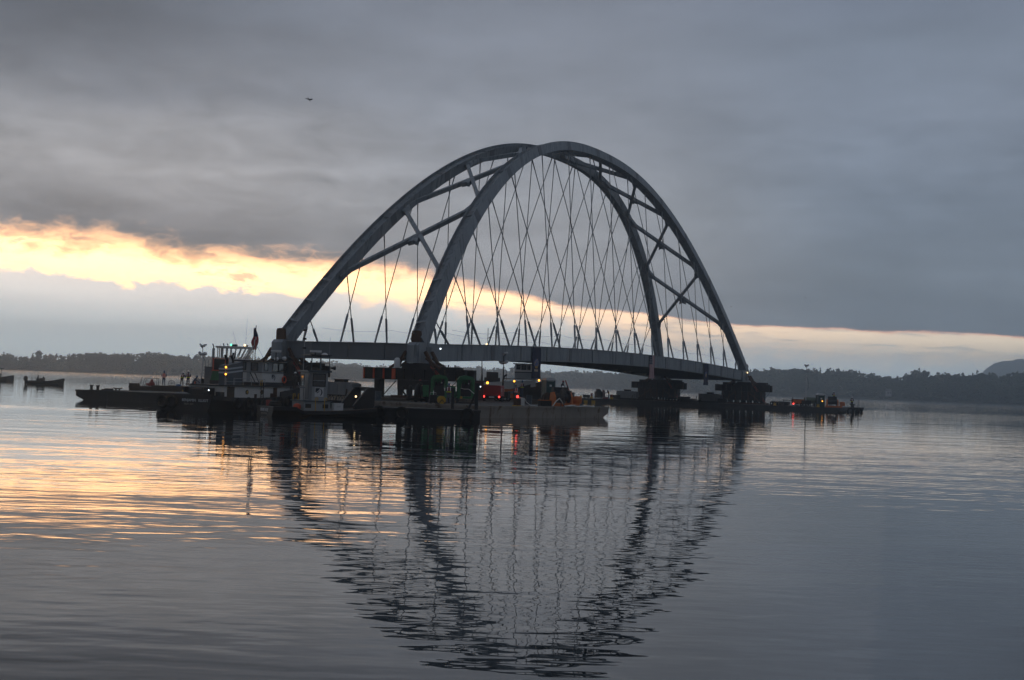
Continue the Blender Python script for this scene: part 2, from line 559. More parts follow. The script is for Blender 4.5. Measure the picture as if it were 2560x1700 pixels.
def water_material():
    m = bpy.data.materials.new('lake_water')
    m.use_nodes = True
    t = m.node_tree
    g = NG(t)
    b = t.nodes['Principled BSDF']
    b.inputs['Base Color'].default_value = (.010, .016, .020, 1)
    b.inputs['Roughness'].default_value = .012
    b.inputs['IOR'].default_value = 1.333
    b.inputs['Specular IOR Level'].default_value = .5
    tc = g.n('ShaderNodeTexCoord')

    def v(sx, sy, rz=0.0):
        mp = g.n('ShaderNodeMapping')
        t.links.new(tc.outputs['Object'], mp.inputs['Vector'])
        mp.inputs['Scale'].default_value = (sx, sy, 1)
        mp.inputs['Rotation'].default_value = (0, 0, rz)
        return mp.outputs[0]
    # long low swell, ripples about a metre, fine chop; patches of calmer and rougher water
    swell = g.noise(v(.11, .34, .12), 1.0, 1, .4)
    rip = g.noise(v(.74, 1.65, -.10), 1.0, 1.5, .45)
    fine = g.noise(v(2.0, 3.6, .2), 1.0, 1, .5)
    calm = g.noise(v(.010, .035, .1), 1.0, 3, .55)
    slick = g.noise(v(.045, .16, .35), 1.0, 3, .55)
    amp = g.m('ADD', .42, g.m('ADD', g.m('MULTIPLY', g.step(calm, .34, .66), .75), g.m('MULTIPLY', g.step(slick, .36, .66), .70)))
    # a breeze further out ruffles the open lake
    sx = g.n('ShaderNodeSeparateXYZ')
    t.links.new(tc.outputs['Object'], sx.inputs[0])
    amp = g.m('ADD', amp, g.m('MULTIPLY', g.step(sx.outputs[1], 380.0, 900.0), 4.5))
    amp = g.m('ADD', amp, g.m('MULTIPLY', g.m('MULTIPLY', g.step(sx.outputs[1], 190.0, 225.0), g.step(sx.outputs[1], 300.0, 250.0)), 1.6))
    amp = g.m('MULTIPLY', amp, g.m('SUBTRACT', 1.0, g.m('MULTIPLY', .45, g.m('MULTIPLY', g.step(sx.outputs[1], 55.0, 95.0), g.step(sx.outputs[1], 420.0, 300.0)))))
    h = g.m('ADD', g.m('MULTIPLY', swell, W_SWELL), g.m('MULTIPLY', amp, g.m('ADD', g.m('MULTIPLY', rip, W_RIP), g.m('MULTIPLY', fine, W_FINE))))
    bp = g.n('ShaderNodeBump')
    bp.inputs['Strength'].default_value = 1.0
    bp.inputs['Distance'].default_value = 1.0
    g.put(bp.inputs['Height'], h)
    t.links.new(bp.outputs[0], b.inputs['Normal'])
    return m


W_SWELL, W_RIP, W_FINE = .030, .0096, .0021


# ------------------------------------------------------------------ the lake
def build_water():
    ys = [-120, -40, 0, 4]
    y = 6.0
    while y < 170:
        ys.append(y)
        y *= 1.0075
    while y < 4200:
        ys.append(y)
        y *= 1.12
    ys.append(4250)
    us = np.concatenate([np.linspace(-1, -.36, 8)[:-1], np.linspace(-.36, .36, 150), np.linspace(.36, 1, 8)[1:]])
    Y = np.array(ys)
    Wd = np.maximum(np.abs(Y), 60)*1.0 + 40
    Wd = np.minimum(Wd, 2450)
    X = us[None, :]*Wd[:, None]
    YY = np.repeat(Y[:, None], len(us), 1)
    Z = np.zeros_like(X)
    # wake ridges trailing from the tugs towards the left of the frame
    for (x0, y0, x1, y1, amp, wid) in ((-27, 103.5, -75, 112, .055, .8), (-27, 101.5, -75, 104, .065, .9), (-26, 99.5, -70, 97, .05, .8), (-18, 100.5, -55, 93, .035, .7),
                                       (-15, 100, -4, 106, .02, .6), (-22, 102, -60, 118, .04, .9)):
        dx, dy = x1-x0, y1-y0
        ln = math.hypot(dx, dy)
        tt = ((X-x0)*dx + (YY-y0)*dy)/ln
        nn = (-(X-x0)*dy + (YY-y0)*dx)/ln
        env = np.clip(tt/4, 0, 1)*np.clip((ln-tt)/18, 0, 1)
        nn = nn + .35*np.sin(tt*.9) + .25*np.sin(tt*.37+1)
        Z += .45*amp*env*np.exp(-(nn/wid)**2)*np.cos(nn*2.2)
    nx = len(us)
    V = np.stack([X, YY, Z], -1).reshape(-1, 3)
    idx = np.arange(len(Y)*nx).reshape(len(Y), nx)
    fc = np.stack([idx[:-1, :-1], idx[:-1, 1:], idx[1:, 1:], idx[1:, :-1]], -1).reshape(-1, 4)
    me = bpy.data.meshes.new('water')
    me.from_pydata(V.tolist(), [], fc.tolist())
    me.polygons.foreach_set('use_smooth', [True]*len(me.polygons))
    me.materials.append(water_material())
    o = link('water', me)
    tag(o, kind='structure')


build_water()

# ------------------------------------------------------------------ far shores
def ridge(name, pts, material, depth, sub=40, rough=1.5, top_noise=.02):
    """strip of land: pts = (x, y, height of the ridge); rises from the water over DEPTH metres, then runs on and falls behind"""
    pts = [Vector(p) for p in pts]
    d = [0]
    for p, q in zip(pts[:-1], pts[1:]):
        d.append(d[-1] + (q.xy-p.xy).length)
    n = max(int(d[-1]/sub), 8)
    rows = []
    prof = [(-.02, -.8), (0, .05), (.12, .22), (.35, .55), (.7, .9), (1, 1), (1.6, .95), (2.4, -.02)]
    for i in range(n+1):
        s = d[-1]*i/n
        j = max(k for k in range(len(d)) if d[k] <= s+1e-6)
        j = min(j, len(pts)-2)
        t = (s-d[j])/(d[j+1]-d[j])
        p = pts[j].lerp(pts[j+1], t)
        away = p.xy.normalized()
        row = []
        for u, hh in prof:
            q = p.xy + away*(u*depth)
            w = rough*noise.noise(Vector((q.x*.006, q.y*.006, 3.3)))
            zz = -.8 if hh < 0 else hh*(p.z + w*hh*2)
            row.append((q.x, q.y, zz))
        rows.append(row)
    V = [v for r in rows for v in r]
    k = len(prof)
    Fc = [(i*k+j, i*k+j+1, (i+1)*k+j+1, (i+1)*k+j) for i in range(n) for j in range(k-1)]
    me = bpy.data.meshes.new(name)
    me.from_pydata(V, [], Fc)
    me.polygons.foreach_set('use_smooth', [True]*len(me.polygons))
    me.materials.append(material)
    o = link(name, me)
    tag(o, kind='structure')
    return pts, d


def crown_template(seed, conifer=False):
    """unit-height crown of small clumps and loose leaf faces; returns vertex and triangle arrays"""
    r = np.random.default_rng(seed)
    V, T = [], []
    if conifer:
        for L in range(9):
            z = .16 + .80*L/8.6
            rad = .20*(1-z)**.8 + .015
            for q in range(7):
                a = r.uniform(0, 6.283)
                c = np.array([math.cos(a)*rad*r.uniform(.3, 1), math.sin(a)*rad*r.uniform(.3, 1), z+r.uniform(-.03, .03)])
                s = rad*r.uniform(.35, .7)+.012
                b = len(V)
                P = np.array([[1, 0, -.3], [-1, 0, -.3], [0, 1, -.3], [0, -1, -.3], [0, 0, .7], [0, 0, -.5]])*s
                P = P + r.normal(0, .22*s, P.shape)
                V.extend((P+c).tolist())
                T += [(b, b+2, b+4), (b+2, b+1, b+4), (b+1, b+3, b+4), (b+3, b, b+4), (b+2, b, b+5), (b+1, b+2, b+5), (b+3, b+1, b+5), (b, b+3, b+5)]
    else:
        lobes = [(r.normal(0, .17, 2), r.uniform(.40, .80), r.uniform(.12, .22)) for _ in range(5)]
        lobes.append((np.array([0, 0.]), .60, .26))
        for (cx, cz, rr) in lobes:
            for q in range(5):
                d = r.normal(0, 1, 3)
                d /= np.linalg.norm(d)
                c = np.array([cx[0], cx[1], cz]) + d*rr*r.uniform(.55, 1.05)*np.array([1.15, 1.15, .85])
                s = r.uniform(.06, .125)
                b = len(V)
                P = np.array([[1, 0, 0], [-1, 0, 0], [0, 1, 0], [0, -1, 0], [0, 0, .8], [0, 0, -.8]])*s
                P = P + r.normal(0, .3*s, P.shape)
                V.extend((P+c).tolist())
                T += [(b, b+2, b+4), (b+2, b+1, b+4), (b+1, b+3, b+4), (b+3, b, b+4), (b+2, b, b+5), (b+1, b+2, b+5), (b+3, b+1, b+5), (b, b+3, b+5)]
        for q in range(9):                                        # lower skirt so that the wood closes down to the ground
            a = r.uniform(0, 6.283)
            c = np.array([math.cos(a)*r.uniform(.05, .30), math.sin(a)*r.uniform(.05, .30), r.uniform(.02, .45)])
            s = r.uniform(.10, .18)
            b = len(V)
            P = np.array([[1, 0, 0], [-1, 0, 0], [0, 1, 0], [0, -1, 0], [0, 0, .8], [0, 0, -.8]])*s
            V.extend((P+r.normal(0, .3*s, P.shape)+c).tolist())
            T += [(b, b+2, b+4), (b+2, b+1, b+4), (b+1, b+3, b+4), (b+3, b, b+4), (b+2, b, b+5), (b+1, b+2, b+5), (b+3, b+1, b+5), (b, b+3, b+5)]
    return np.array(V), np.array(T)


BROAD = [crown_template(s) for s in range(1, 7)]
CONI = [crown_template(s, True) for s in range(11, 15)]


def along(pts, d, s):
    j = max(k for k in range(len(d)) if d[k] <= s+1e-6)
    j = min(j, len(pts)-2)
    return pts[j].lerp(pts[j+1], (s-d[j])/(d[j+1]-d[j]))


def forest(name, pts, d, depth, n, hmin, hmax, conifer, seed):
    r = np.random.default_rng(seed)
    Vs, Ts, base = [], [], 0
    for i in range(n):
        s = r.uniform(0, d[-1])
        u = r.uniform(0, 1)**1.2
        p = along(pts, d, s)
        away = p.xy.normalized()
        q = p.xy + away*(u*depth+2)
        prof = [(0, .05), (.12, .22), (.35, .55), (.7, .9), (1, 1)]
        hh = np.interp(u, [a for a, b in prof], [b for a, b in prof])
        g = hh*p.z
        isc = r.uniform() < conifer
        tv, tt = (CONI if isc else BROAD)[r.integers(0, 4 if isc else 6)]
        clump = .95 + .20*noise.noise(Vector((q.x*.010, q.y*.010, seed*1.7))) + .25*noise.noise(Vector((q.x*.035, q.y*.035, seed*2.3)))
        h = r.uniform(hmin, hmax)*(clump if not isc else 1.05)
        wx = h*r.uniform(.8, 1.25)
        a = r.uniform(0, 6.283)
        ca, sa = math.cos(a), math.sin(a)
        P = np.stack([(tv[:, 0]*ca-tv[:, 1]*sa)*wx + q.x, (tv[:, 0]*sa+tv[:, 1]*ca)*wx + q.y, tv[:, 2]*h + g - .3], -1)
        Vs.append(P)
        Ts.append(tt+base)
        base += len(P)
    V = np.concatenate(Vs)
    T = np.concatenate(Ts)
    me = bpy.data.meshes.new(name)
    me.vertices.add(len(V))
    me.vertices.foreach_set('co', V.ravel())
    me.loops.add(len(T)*3)
    me.loops.foreach_set('vertex_index', T.ravel())
    me.polygons.add(len(T))
    me.polygons.foreach_set('loop_start', np.arange(len(T))*3)
    me.update()
    me.materials.append(LEAF)
    o = link(name, me)
    tag(o, kind='stuff')


def tri_mesh(name, V, T, m):
    me = bpy.data.meshes.new(name)
    me.from_pydata(V.tolist(), [], T.tolist())
    me.materials.append(m)
    return me


def shore_pts(spec):
    return [(*spot(px, D, 0).xy, h) for px, D, h in spec]


shoreL, dL = ridge('left_shore', shore_pts([(-2600, 1500, 6), (-1200, 1330, 7), (-300, 1260, 8), (0, 1250, 8.2), (90, 1250, 7.2), (160, 1255, 10), (250, 1260, 11), (300, 1260, 10.6), (370, 1270, 13), (480, 1300, 13), (600, 1340, 13), (760, 1420, 10), (900, 1520, 6), (1000, 1600, .5)]), SHOREG, 90)
shoreM, dM = ridge('far_shore', shore_pts([(560, 2050, 6), (800, 2000, 10), (1000, 1950, 8), (1150, 1900, 7), (1300, 1880, 7), (1420, 1880, 8), (1560, 1870, 8), (1700, 1850, 8), (1800, 1800, 8)]), SHOREG, 120)
shoreR, dR = ridge('right_shore', shore_pts([(1480, 1780, 7), (1600, 1650, 11), (1750, 1500, 13), (1900, 1400, 15), (2020, 1330, 16), (2120, 1290, 13), (2230, 1260, 9), (2300, 1230, 15), (2420, 1200, 14), (2560, 1170, 13.5), (2800, 1130, 12), (3400, 1150, 9), (4600, 1300, 9)]), SHOREG, 100)
forest('left_wood', shoreL, dL, 85, 2800, 8.0, 10.2, .12, 21)
forest('far_wood', shoreM, dM, 110, 1300, 12, 19, .06, 22)
forest('right_wood', shoreR, dR, 95, 2800, 9.5, 17.5, .05, 23)


def mountain():
    """flat-topped mountain far beyond the right shore"""
    prof = [(2360, 0), (2396, 22), (2430, 54), (2462, 80), (2486, 97), (2500, 102), (2520, 106), (2560, 111), (2640, 119), (2800, 121), (3100, 112), (3500, 92), (4000, 60), (4600, 20), (5000, 0)]
    xs = [p[0] for p in prof]
    hs = [p[1] for p in prof]
    cols = np.arange(2364, 5010, 5)
    rows = []
    for px in cols:
        row = []
        for k, (dd, kk) in enumerate([(3250, -.02), (3340, .32), (3420, .62), (3500, .86), (3560, 1.0), (3750, 1.0), (3950, .7), (4150, .2)]):
            h = float(np.interp(px, xs, hs))*kk
            p = spot(px, dd, 0)
            h += 4.5*noise.noise(Vector((px*.013, dd*.004, 1.0)))*(kk > .1)*(h > 8)
            h += 3.2*noise.noise(Vector((px*.09, dd*.02, 7.0)))*(kk > .1)*(h > 8)
            row.append((p.x, p.y, min(h, 127)))
        rows.append(row)
    V = [v for r in rows for v in r]
    k = 8
    Fc = [(i*k+j, i*k+j+1, (i+1)*k+j+1, (i+1)*k+j) for i in range(len(rows)-1) for j in range(k-1)]
    me = bpy.data.meshes.new('mountain')
    me.from_pydata(V, [], Fc)
    me.polygons.foreach_set('use_smooth', [True]*len(me.polygons))
    me.materials.append(HILLM)
    tag(link('mountain', me), kind='structure')


mountain()

# the trees that stand clear of the mass on the skyline
crown_meshes = [tri_mesh('crown', v, t, LEAF) for v, t in BROAD] + [tri_mesh('crown', v, t, LEAFD) for v, t in CONI]
tk = MB()
tk.path([(0, 0, -.05), (.004, .003, .3), (-.006, .004, .62)], .022, 6, .008)
tk.tube((0, 0, .36), (.13, .05, .60), .010, 5, .004)
tk.tube((0, 0, .40), (-.12, .07, .66), .010, 5, .004)
tk.tube((0, 0, .44), (.02, -.13, .70), .009, 5, .004)
trunk_mesh = tk.mesh('trunk', BARK)


def single_tree(px, D, base, h, kind, label, group):
    p = spot(px, D, base)
    r = thing('tree', label, 'tree', p, random.uniform(0, 6.28), group)
    r.scale = (h, h, h)
    link('crown', crown_meshes[kind], r)
    link('trunk', trunk_mesh, r)


G1, G2, G3 = 'skyline trees of the left shore', 'tall trees of the far shore', 'skyline trees of the right shore'
for px, D, base, h, kind, lab, grp in [
        (18, 1335, 6.2, 10.5, 2, 'low broad tree on the left skyline above the boat cut by the left edge', G1),
        (92, 1335, 6.0, 15.5, 1, 'lone tall tree on the left skyline above the inflatable boat', G1),
        (172, 1340, 7.2, 10.6, 6, 'small pointed tree on the left skyline just right of the inflatable boat', G1),
        (232, 1342, 8.8, 10.4, 7, 'small pointed tree on the left skyline above the two mooring bitts', G1),
        (322, 1352, 9.4, 10.6, 9, 'small pointed tree on the left skyline above the barge corner post', G1),
        (428, 1372, 10.2, 10.2, 8, 'small pointed tree on the left skyline above the spoked hand wheel', G1),
        (1046, 2010, 5, 21, 0, 'hazy broad tree under the bridge deck just right of the near tower', G2),
        (1130, 1990, 4.5, 22, 3, 'hazy broad tree under the bridge deck above the right green pump', G2),
        (1193, 1985, 4.3, 26, 1, 'tall hazy tree under the deck just left of the thin distant mast', G2),
        (1287, 1980, 4.4, 27, 2, 'tall hazy tree right beside the distant tug wheelhouse', G2),
        (1370, 1975, 5, 21, 0, 'hazy broad tree above the white roofed green toilet', G2),
        (1896, 1470, 10.8, 17, 1, 'tall tree on the right skyline, first one right of the bridge end', G3),
        (1950, 1455, 11.0, 17, 0, 'broad tree on the right skyline between bridge end and thin light tower', G3),
        (2034, 1410, 10.8, 16.5, 2, 'tree on the right skyline just right of the thin light tower', G3),
        (2084, 1398, 10.2, 17, 4, 'tall tree on the right skyline above the worker at the orange winch', G3),
        (2124, 1385, 9.2, 16.5, 5, 'tree on the right skyline above the lone worker at the barge tip', G3),
        (2205, 1350, 8.2, 14, 2, 'small tree standing in the dip of the right skyline', G3),
        (2286, 1325, 10.2, 17, 0, 'tallest broad tree of the open right shore, between barge tip and mountain', G3),
        (2380, 1300, 10.2, 14.5, 4, 'tree on the right skyline at the foot of the mountain', G3),
        (2480, 1275, 9.8, 14.5, 1, 'tree standing out in front of the mountain slope', G3),
        (2545, 1265, 9.6, 14.5, 5, 'tree before the mountain by the right edge of the view', G3)]:
    single_tree(px, D, base, h, kind, lab, grp)

# a few pale houses among the right shore's trees
for i, (px, D, z, w, lab) in enumerate([(2221, 1258, 5.0, 4, 'pale house low among the trees of the right shore, below the dip in the skyline'),
                                        (2092, 1330, 6.5, 4, 'tiny pale house among trees, straight up the shore from the two workers'),
                                        (1862, 1440, 5.0, 5, 'long pale house by the water between bridge end and right mast')]):
    p = spot(px, D, z)
    t = thing('far_house', lab, 'house', p, .2*i)
    MB().box(-w/2, w/2, -3, 3, -2, 2.8).build('wall', HOUSEW, t)
    MB().prism([(-3.4, 2.8), (3.4, 2.8), (0, 4.6)], -w/2-.4, w/2+.4, 'x').build('roof', ROOFG, t)
    for wx in (-w/4, w/4):
        MB().box(wx-.5, wx+.5, -3.04, -2.98, .5, 1.9).build('window', GLASS, t)


# ------------------------------------------------------------------ the arch bridge span
BL, BW, BWT, BZ, BR, BP, BC = 122.5, 15.754, 5.421, 6.504, 28.662, 2.309, 1.237
BX, BY, BYAW = 9.054, 196.112, R(65.565)
TIE_D = 1.75


def st(s, t, z=0.0):
    """bridge axes (along, across, up) to world"""
    return Vector((BX + s*math.cos(BYAW) - t*math.sin(BYAW), BY + s*math.sin(BYAW) + t*math.cos(BYAW), z))


def deckz(s):
    return BZ + BC*(1-(2*s/BL)**2)


def ribp(s, side, off=0.0):
    k = 1-abs(2*s/BL)**BP
    return Vector((s, side*(BW/2+(BWT-BW)/2*k), BZ+BR*k))


def rib_frame(s, side):
    e = .05
    s0, s1 = max(s-e, -BL/2+1e-4), min(s+e, BL/2-1e-4)
    t = (ribp(s1, side)-ribp(s0, side)).normalized()
    inpl = Vector((0, -side*(BW-BWT)/2, BR)).normalized()      # up within the leaning rib plane
    n = t.cross(inpl).normalized()
    u = n.cross(t).normalized()
    return t, n, u


def build_bridge():
    b = thing('arch_bridge_span', 'grey steel arch bridge span with leaning twin ribs, carried across the lake on barges', 'bridge', (BX, BY, 0), BYAW)
    stations = np.linspace(-BL/2+.05, BL/2-.05, 91)
    for side in (-1, 1):
        m = MB()
        rings = []
        for s in stations:
            c = ribp(s, side)
            t, n, u = rib_frame(s, side)
            w = 1.22
            d = 1.16 + .42*abs(2*s/BL)**2
            q_ = .30 + .12*abs(2*s/BL)
            prof = [(-w/2, -d/2), (-w/2+.07, -d/2), (-w/2+.07, -d/2+.12), (w/2-.07, -d/2+.12), (w/2-.07, -d/2), (w/2, -d/2), (w/2, d/2), (w/2-.07, d/2), (w/2-.07, d/2-q_), (-w/2+.07, d/2-q_), (-w/2+.07, d/2), (-w/2, d/2)]
            rings.append([c + n*a + u*bb for a, bb in prof])
        m.loft(rings)
        rib = m.build('arch_rib', STEEL, b, smooth=False)
        # stiffener bars across the open top at the feet, bolted splices along the rib
        for s in (-59.6, -57.4, -55.0, 55.0, 57.4, 59.6):
            c = ribp(s, side)
            t, n, u = rib_frame(s, side)
            MB().beam(c + u*.74 - n*.56, c + u*.74 + n*.56, .28, .10, u).build('stiffener', STEEL, rib)
        for s in (-45, -34.5, -24, -13.5, -2.5, 2.5, 13.5, 24, 34.5, 45):
            c = ribp(s, side)
            t, n, u = rib_frame(s, side)
            d = 1.16 + .42*abs(2*s/BL)**2
            for q in (-1, 1):
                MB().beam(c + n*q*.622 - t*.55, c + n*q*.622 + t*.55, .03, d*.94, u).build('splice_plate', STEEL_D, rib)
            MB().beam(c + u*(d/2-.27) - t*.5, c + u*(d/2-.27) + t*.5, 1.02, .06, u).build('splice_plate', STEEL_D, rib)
        # tie girder with its top flange, web joints and end knuckles
        m = MB()
        rings = []
        for s in np.linspace(-BL/2-1.0, BL/2+1.0, 62):
            z1 = deckz(max(-BL/2, min(BL/2, s)))
            y = side*BW/2
            prof = [(-.46, -TIE_D), (.46, -TIE_D), (.46, -TIE_D+.06), (.40, -TIE_D+.06), (.40, -.06), (.50, -.06), (.50, 0), (-.50, 0), (-.50, -.06), (-.40, -.06), (-.40, -TIE_D+.06), (-.46, -TIE_D+.06)]
            rings.append([Vector((s, y+a, z1+c)) for a, c in prof])
        m.loft(rings)
        tie = m.build('tie_girder', STEEL, b)
        for i, s in enumerate(np.arange(-52.5, 53, 7.5)):
            wide = i % 3 == 1
            for q in (-1, 1):
                hw = .45 if wide else .07
                y = side*BW/2 + q*.40
                y0, y1 = sorted((y, y+q*(.035 if wide else .09)))
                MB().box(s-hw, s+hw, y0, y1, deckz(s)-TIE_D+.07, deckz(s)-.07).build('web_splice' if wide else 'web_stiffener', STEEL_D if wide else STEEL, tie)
        for e in (-1, 1):
            x0, x1 = sorted((e*(BL/2-3.2), e*(BL/2+1.3)))
            y = side*BW/2
            m = MB()
            zt, zb = BZ+.16, BZ-TIE_D-.12
            m.prism([(x0, zb), (x1-.0, zb), (x1, zt-.3), (x1-.5, zt), (x0+.4, zt), (x0, zt-.3)], y-.62, y+.62, 'y')
            kn = m.build('knuckle_box', STEEL, b)
            m = MB()
            for q in (-1, 1):
                cx = e*(BL/2-.9)
                poly = [(cx-.55, BZ-.25), (cx+.55, BZ-.25), (cx+.55, BZ-1.1)] + [(cx+.55*math.cos(R(-a)), BZ-1.1+.55*math.sin(R(-a))) for a in range(30, 180, 30)] + [(cx-.55, BZ-1.1)]
                y0, y1 = sorted((y+q*.62, y+q*.66))
                m.prism(poly, y0, y1, 'y')
            m.build('cover_plate', STEEL_D, kn)
            # brown lifting lug with an eye, at the outer end of each knuckle
            m = MB()
            xs_ = e*(BL/2+.55)
            for q in (-.16, .16):
                hole = [(y+.12+.14*math.cos(R(a)), BZ+1.00+.17*math.sin(R(a))) for a in range(0, 360, 45)]
                outer = [(y+.46, BZ+.95), (y+.40, BZ+1.28), (y, BZ+1.34), (y-.40, BZ+1.28), (y-.46, BZ+.95), (y-.46, BZ+.12), (y, BZ+.12), (y+.46, BZ+.12)]
                vs = []
                for xx in (xs_+q-.05, xs_+q+.05):
                    vs += [(xx, p[0], p[1]) for p in outer] + [(xx, p[0], p[1]) for p in hole]
                fs = []
                for i in range(8):
                    j = (i+1) % 8
                    fs += [(i, j, 8+j, 8+i), (16+j, 16+i, 24+i, 24+j), (i, 16+i, 16+j, j), (8+i, 8+j, 24+j, 24+i)]
                m.add(vs, fs)
            m.box(xs_-.11, xs_+.11, y-.3, y+.3, BZ+.13, BZ+.5)
            m.build('lifting_lug', RUST, kn)
        # walkway safety line along the tie
        m = MB()
        pts = []
        for s in np.arange(-54, 54.1, 2.5):
            ph = ((s+54) % 15)/15
            pts.append((s, side*(BW/2-.1), deckz(s)+1.45-.55*ph*(1-ph)*2))
        m.path(pts, .014, 4)
        m.build('safety_line', ROPE, b)

    # floor system
    for s in np.arange(-52.5, 53, 7.5):
        m = MB()
        z1 = deckz(s)-.30
        m.box(s-.02, s+.02, -BW/2+.41, BW/2-.41, z1-1.25, z1)
        m.box(s-.22, s+.22, -BW/2+.41, BW/2-.41, z1-1.30, z1-1.25)
        m.box(s-.22, s+.22, -BW/2+.41, BW/2-.41, z1, z1+.04)
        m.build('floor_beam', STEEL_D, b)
    for s in (-BL/2, BL/2):
        m = MB()
        m.box(s-.35, s+.35, -BW/2+.63, BW/2-.63, BZ-1.62, BZ-.06)
        m.box(s-.48, s+.48, -BW/2+.63, BW/2-.63, BZ-.06, BZ)
        m.box(s-.48, s+.48, -BW/2+.63, BW/2-.63, BZ-1.68, BZ-1.62)
        eb = m.build('end_floor_beam', STEEL_D, b)
        for t in (-4.2, 0, 4.2):
            for q in (-1, 1):
                MB().box(*sorted((s+q*.35, s+q*.44)), t-.04, t+.04, BZ-1.61, BZ-.07).build('web_stiffener', STEEL_D, eb)
    for t in np.linspace(-6, 6, 6):
        m = MB()
        rings = []
        for s in np.linspace(-60.5, 60.5, 40):
            z = deckz(s)-.36
            rings.append([Vector((s, t+a, z+c)) for a, c in ((-.12, -.75), (.12, -.75), (.12, 0), (-.12, 0))])
        m.loft(rings)
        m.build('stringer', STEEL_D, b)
    m = MB()
    rings = []
    for s in np.linspace(-60.6, 60.6, 40):
        z = deckz(s)-.24
        rings.append([Vector((s, a, z+c)) for a, c in ((-BW/2+.42, 0), (BW/2-.42, 0), (BW/2-.42, .06), (-BW/2+.42, .06))])
    m.loft(rings)
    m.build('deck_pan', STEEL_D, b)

    # hangers: two crossing sets in each leaning plane
    pb = [-62, -54.8, -47.7, -40.4, -33.2, -25.9, -18.5, -10.9, -3.5, 4.1, 11.8, 22.2, 29.4, 36.7, 44.0, 51.1, 57.9, 62]
    pd = [2.2, 3.5, 5.3, 6.5, 7.7, 8.6, 8.9, 9.0, 9.1, 9.1, 9.0, 8.1, 5.6, 3.6, 2.3, 1.1, .25, 0]
    for side in (-1, 1):
        for fam in (-1, 1):
            for k in range(16):
                sb = 57.9 - 7.5*k
                top = sb - float(np.interp(sb, pb, pd))
                s0, s1 = fam*sb, fam*top
                y_off = .16*fam
                p0 = Vector((s0, side*(BW/2)+y_off, deckz(s0)))
                c = ribp(s1, side)
                t, n, u = rib_frame(s1, side)
                p1 = c - u*(.55 + .21*abs(2*s1/BL)**2) + n*y_off*.8
                d = p1-p0
                ln = d.length
                d.normalize()
                if ln < 2.2:
                    h = MB().tube(p0, p1, .11, 8).build('hanger', SOCKET, b)
                    continue
                h = MB().tube(p0, p1, .055, 6).build('hanger', ROPE, b)
                ls = min(3.15, ln*.5)
                m = MB()
                m.tube(p0 - d*.05, p0 + d*ls*.5, .115, 8)
                m.tube(p0 + d*ls*.46, p0 + d*ls*.97, .135, 8)
                m.tube(p0 + d*ls*.97, p0 + d*(ls*.97+.18), .135, 8, .05)
                m.build('lower_socket', SOCKET, h, smooth=True)
                if ln > 4.5:
                    MB().tube(p1 - d*1.5, p1 + d*.1, .070, 7, .085).build('upper_socket', SOCKET, h, smooth=True)

    # crossed braces between the ribs, with a gusset where they cross
    nodes = [-54, -42.5, -29.2, -14.9, 0, 14.9, 29.2, 42.5, 54]
    for a, c in zip(nodes[:-1], nodes[1:]):
        cross = []
        for i, (q0, q1) in enumerate(((a, c), (c, a))):
            P0, P1 = ribp(q0, 1), ribp(q1, -1)
            t, n, u = rib_frame((a+c)/2, 1)
            up = Vector((u.x, 0, u.z)).normalized()
            d = (P1-P0).normalized()
            off = up*(-.05 + .035*i)
            MB().beam(P0 + d*.55 + off, P1 - d*.55 + off, .42, .50, up).build('cross_brace', STEEL, b)
            cross.append((P0+P1)/2)
            for P, dd in ((P0, d), (P1, -d)):
                q = P + dd*1.15 + off
                side_v = dd.cross(up).normalized()
                m = MB()
                w0, w1 = .78, .235
                qs = [P + dd*.45 + off, P + dd*1.9 + off]
                vs = []
                for hh in (.262, -.262):
                    vs += [qs[0]+side_v*w0+up*hh, qs[0]-side_v*w0+up*hh, qs[1]-side_v*w1+up*hh, qs[1]+side_v*w1+up*hh]
                m.add(vs, [(0, 1, 2, 3), (7, 6, 5, 4), (0, 4, 5, 1), (1, 5, 6, 2), (2, 6, 7, 3), (3, 7, 4, 0)])
                m.build('brace_gusset', STEEL, b)
        c0 = (cross[0]+cross[1])/2
        d0 = (ribp(a, 1)-ribp(c, -1)).normalized()
        d1 = (ribp(c, 1)-ribp(a, -1)).normalized()
        up = d0.cross(d1).normalized()
        if up.z < 0:
            up = -up
        m = MB()
        vs = []
        ring = []
        for dd, ee in ((d0, d1), (d1, -d0), (-d0, -d1), (-d1, d0)):
            ring += [dd*1.0, (dd+ee)*.30]
        for hh in (.262, -.258):
            vs += [c0 + q + up*(hh-.033) for q in ring]
        m.add(vs, [tuple(range(8)), tuple(range(15, 7, -1))] + [(i, 8+i, 8+(i+1) % 8, (i+1) % 8) for i in range(8)])
        m.build('crossing_gusset', STEEL, b)
    return b


build_bridge()


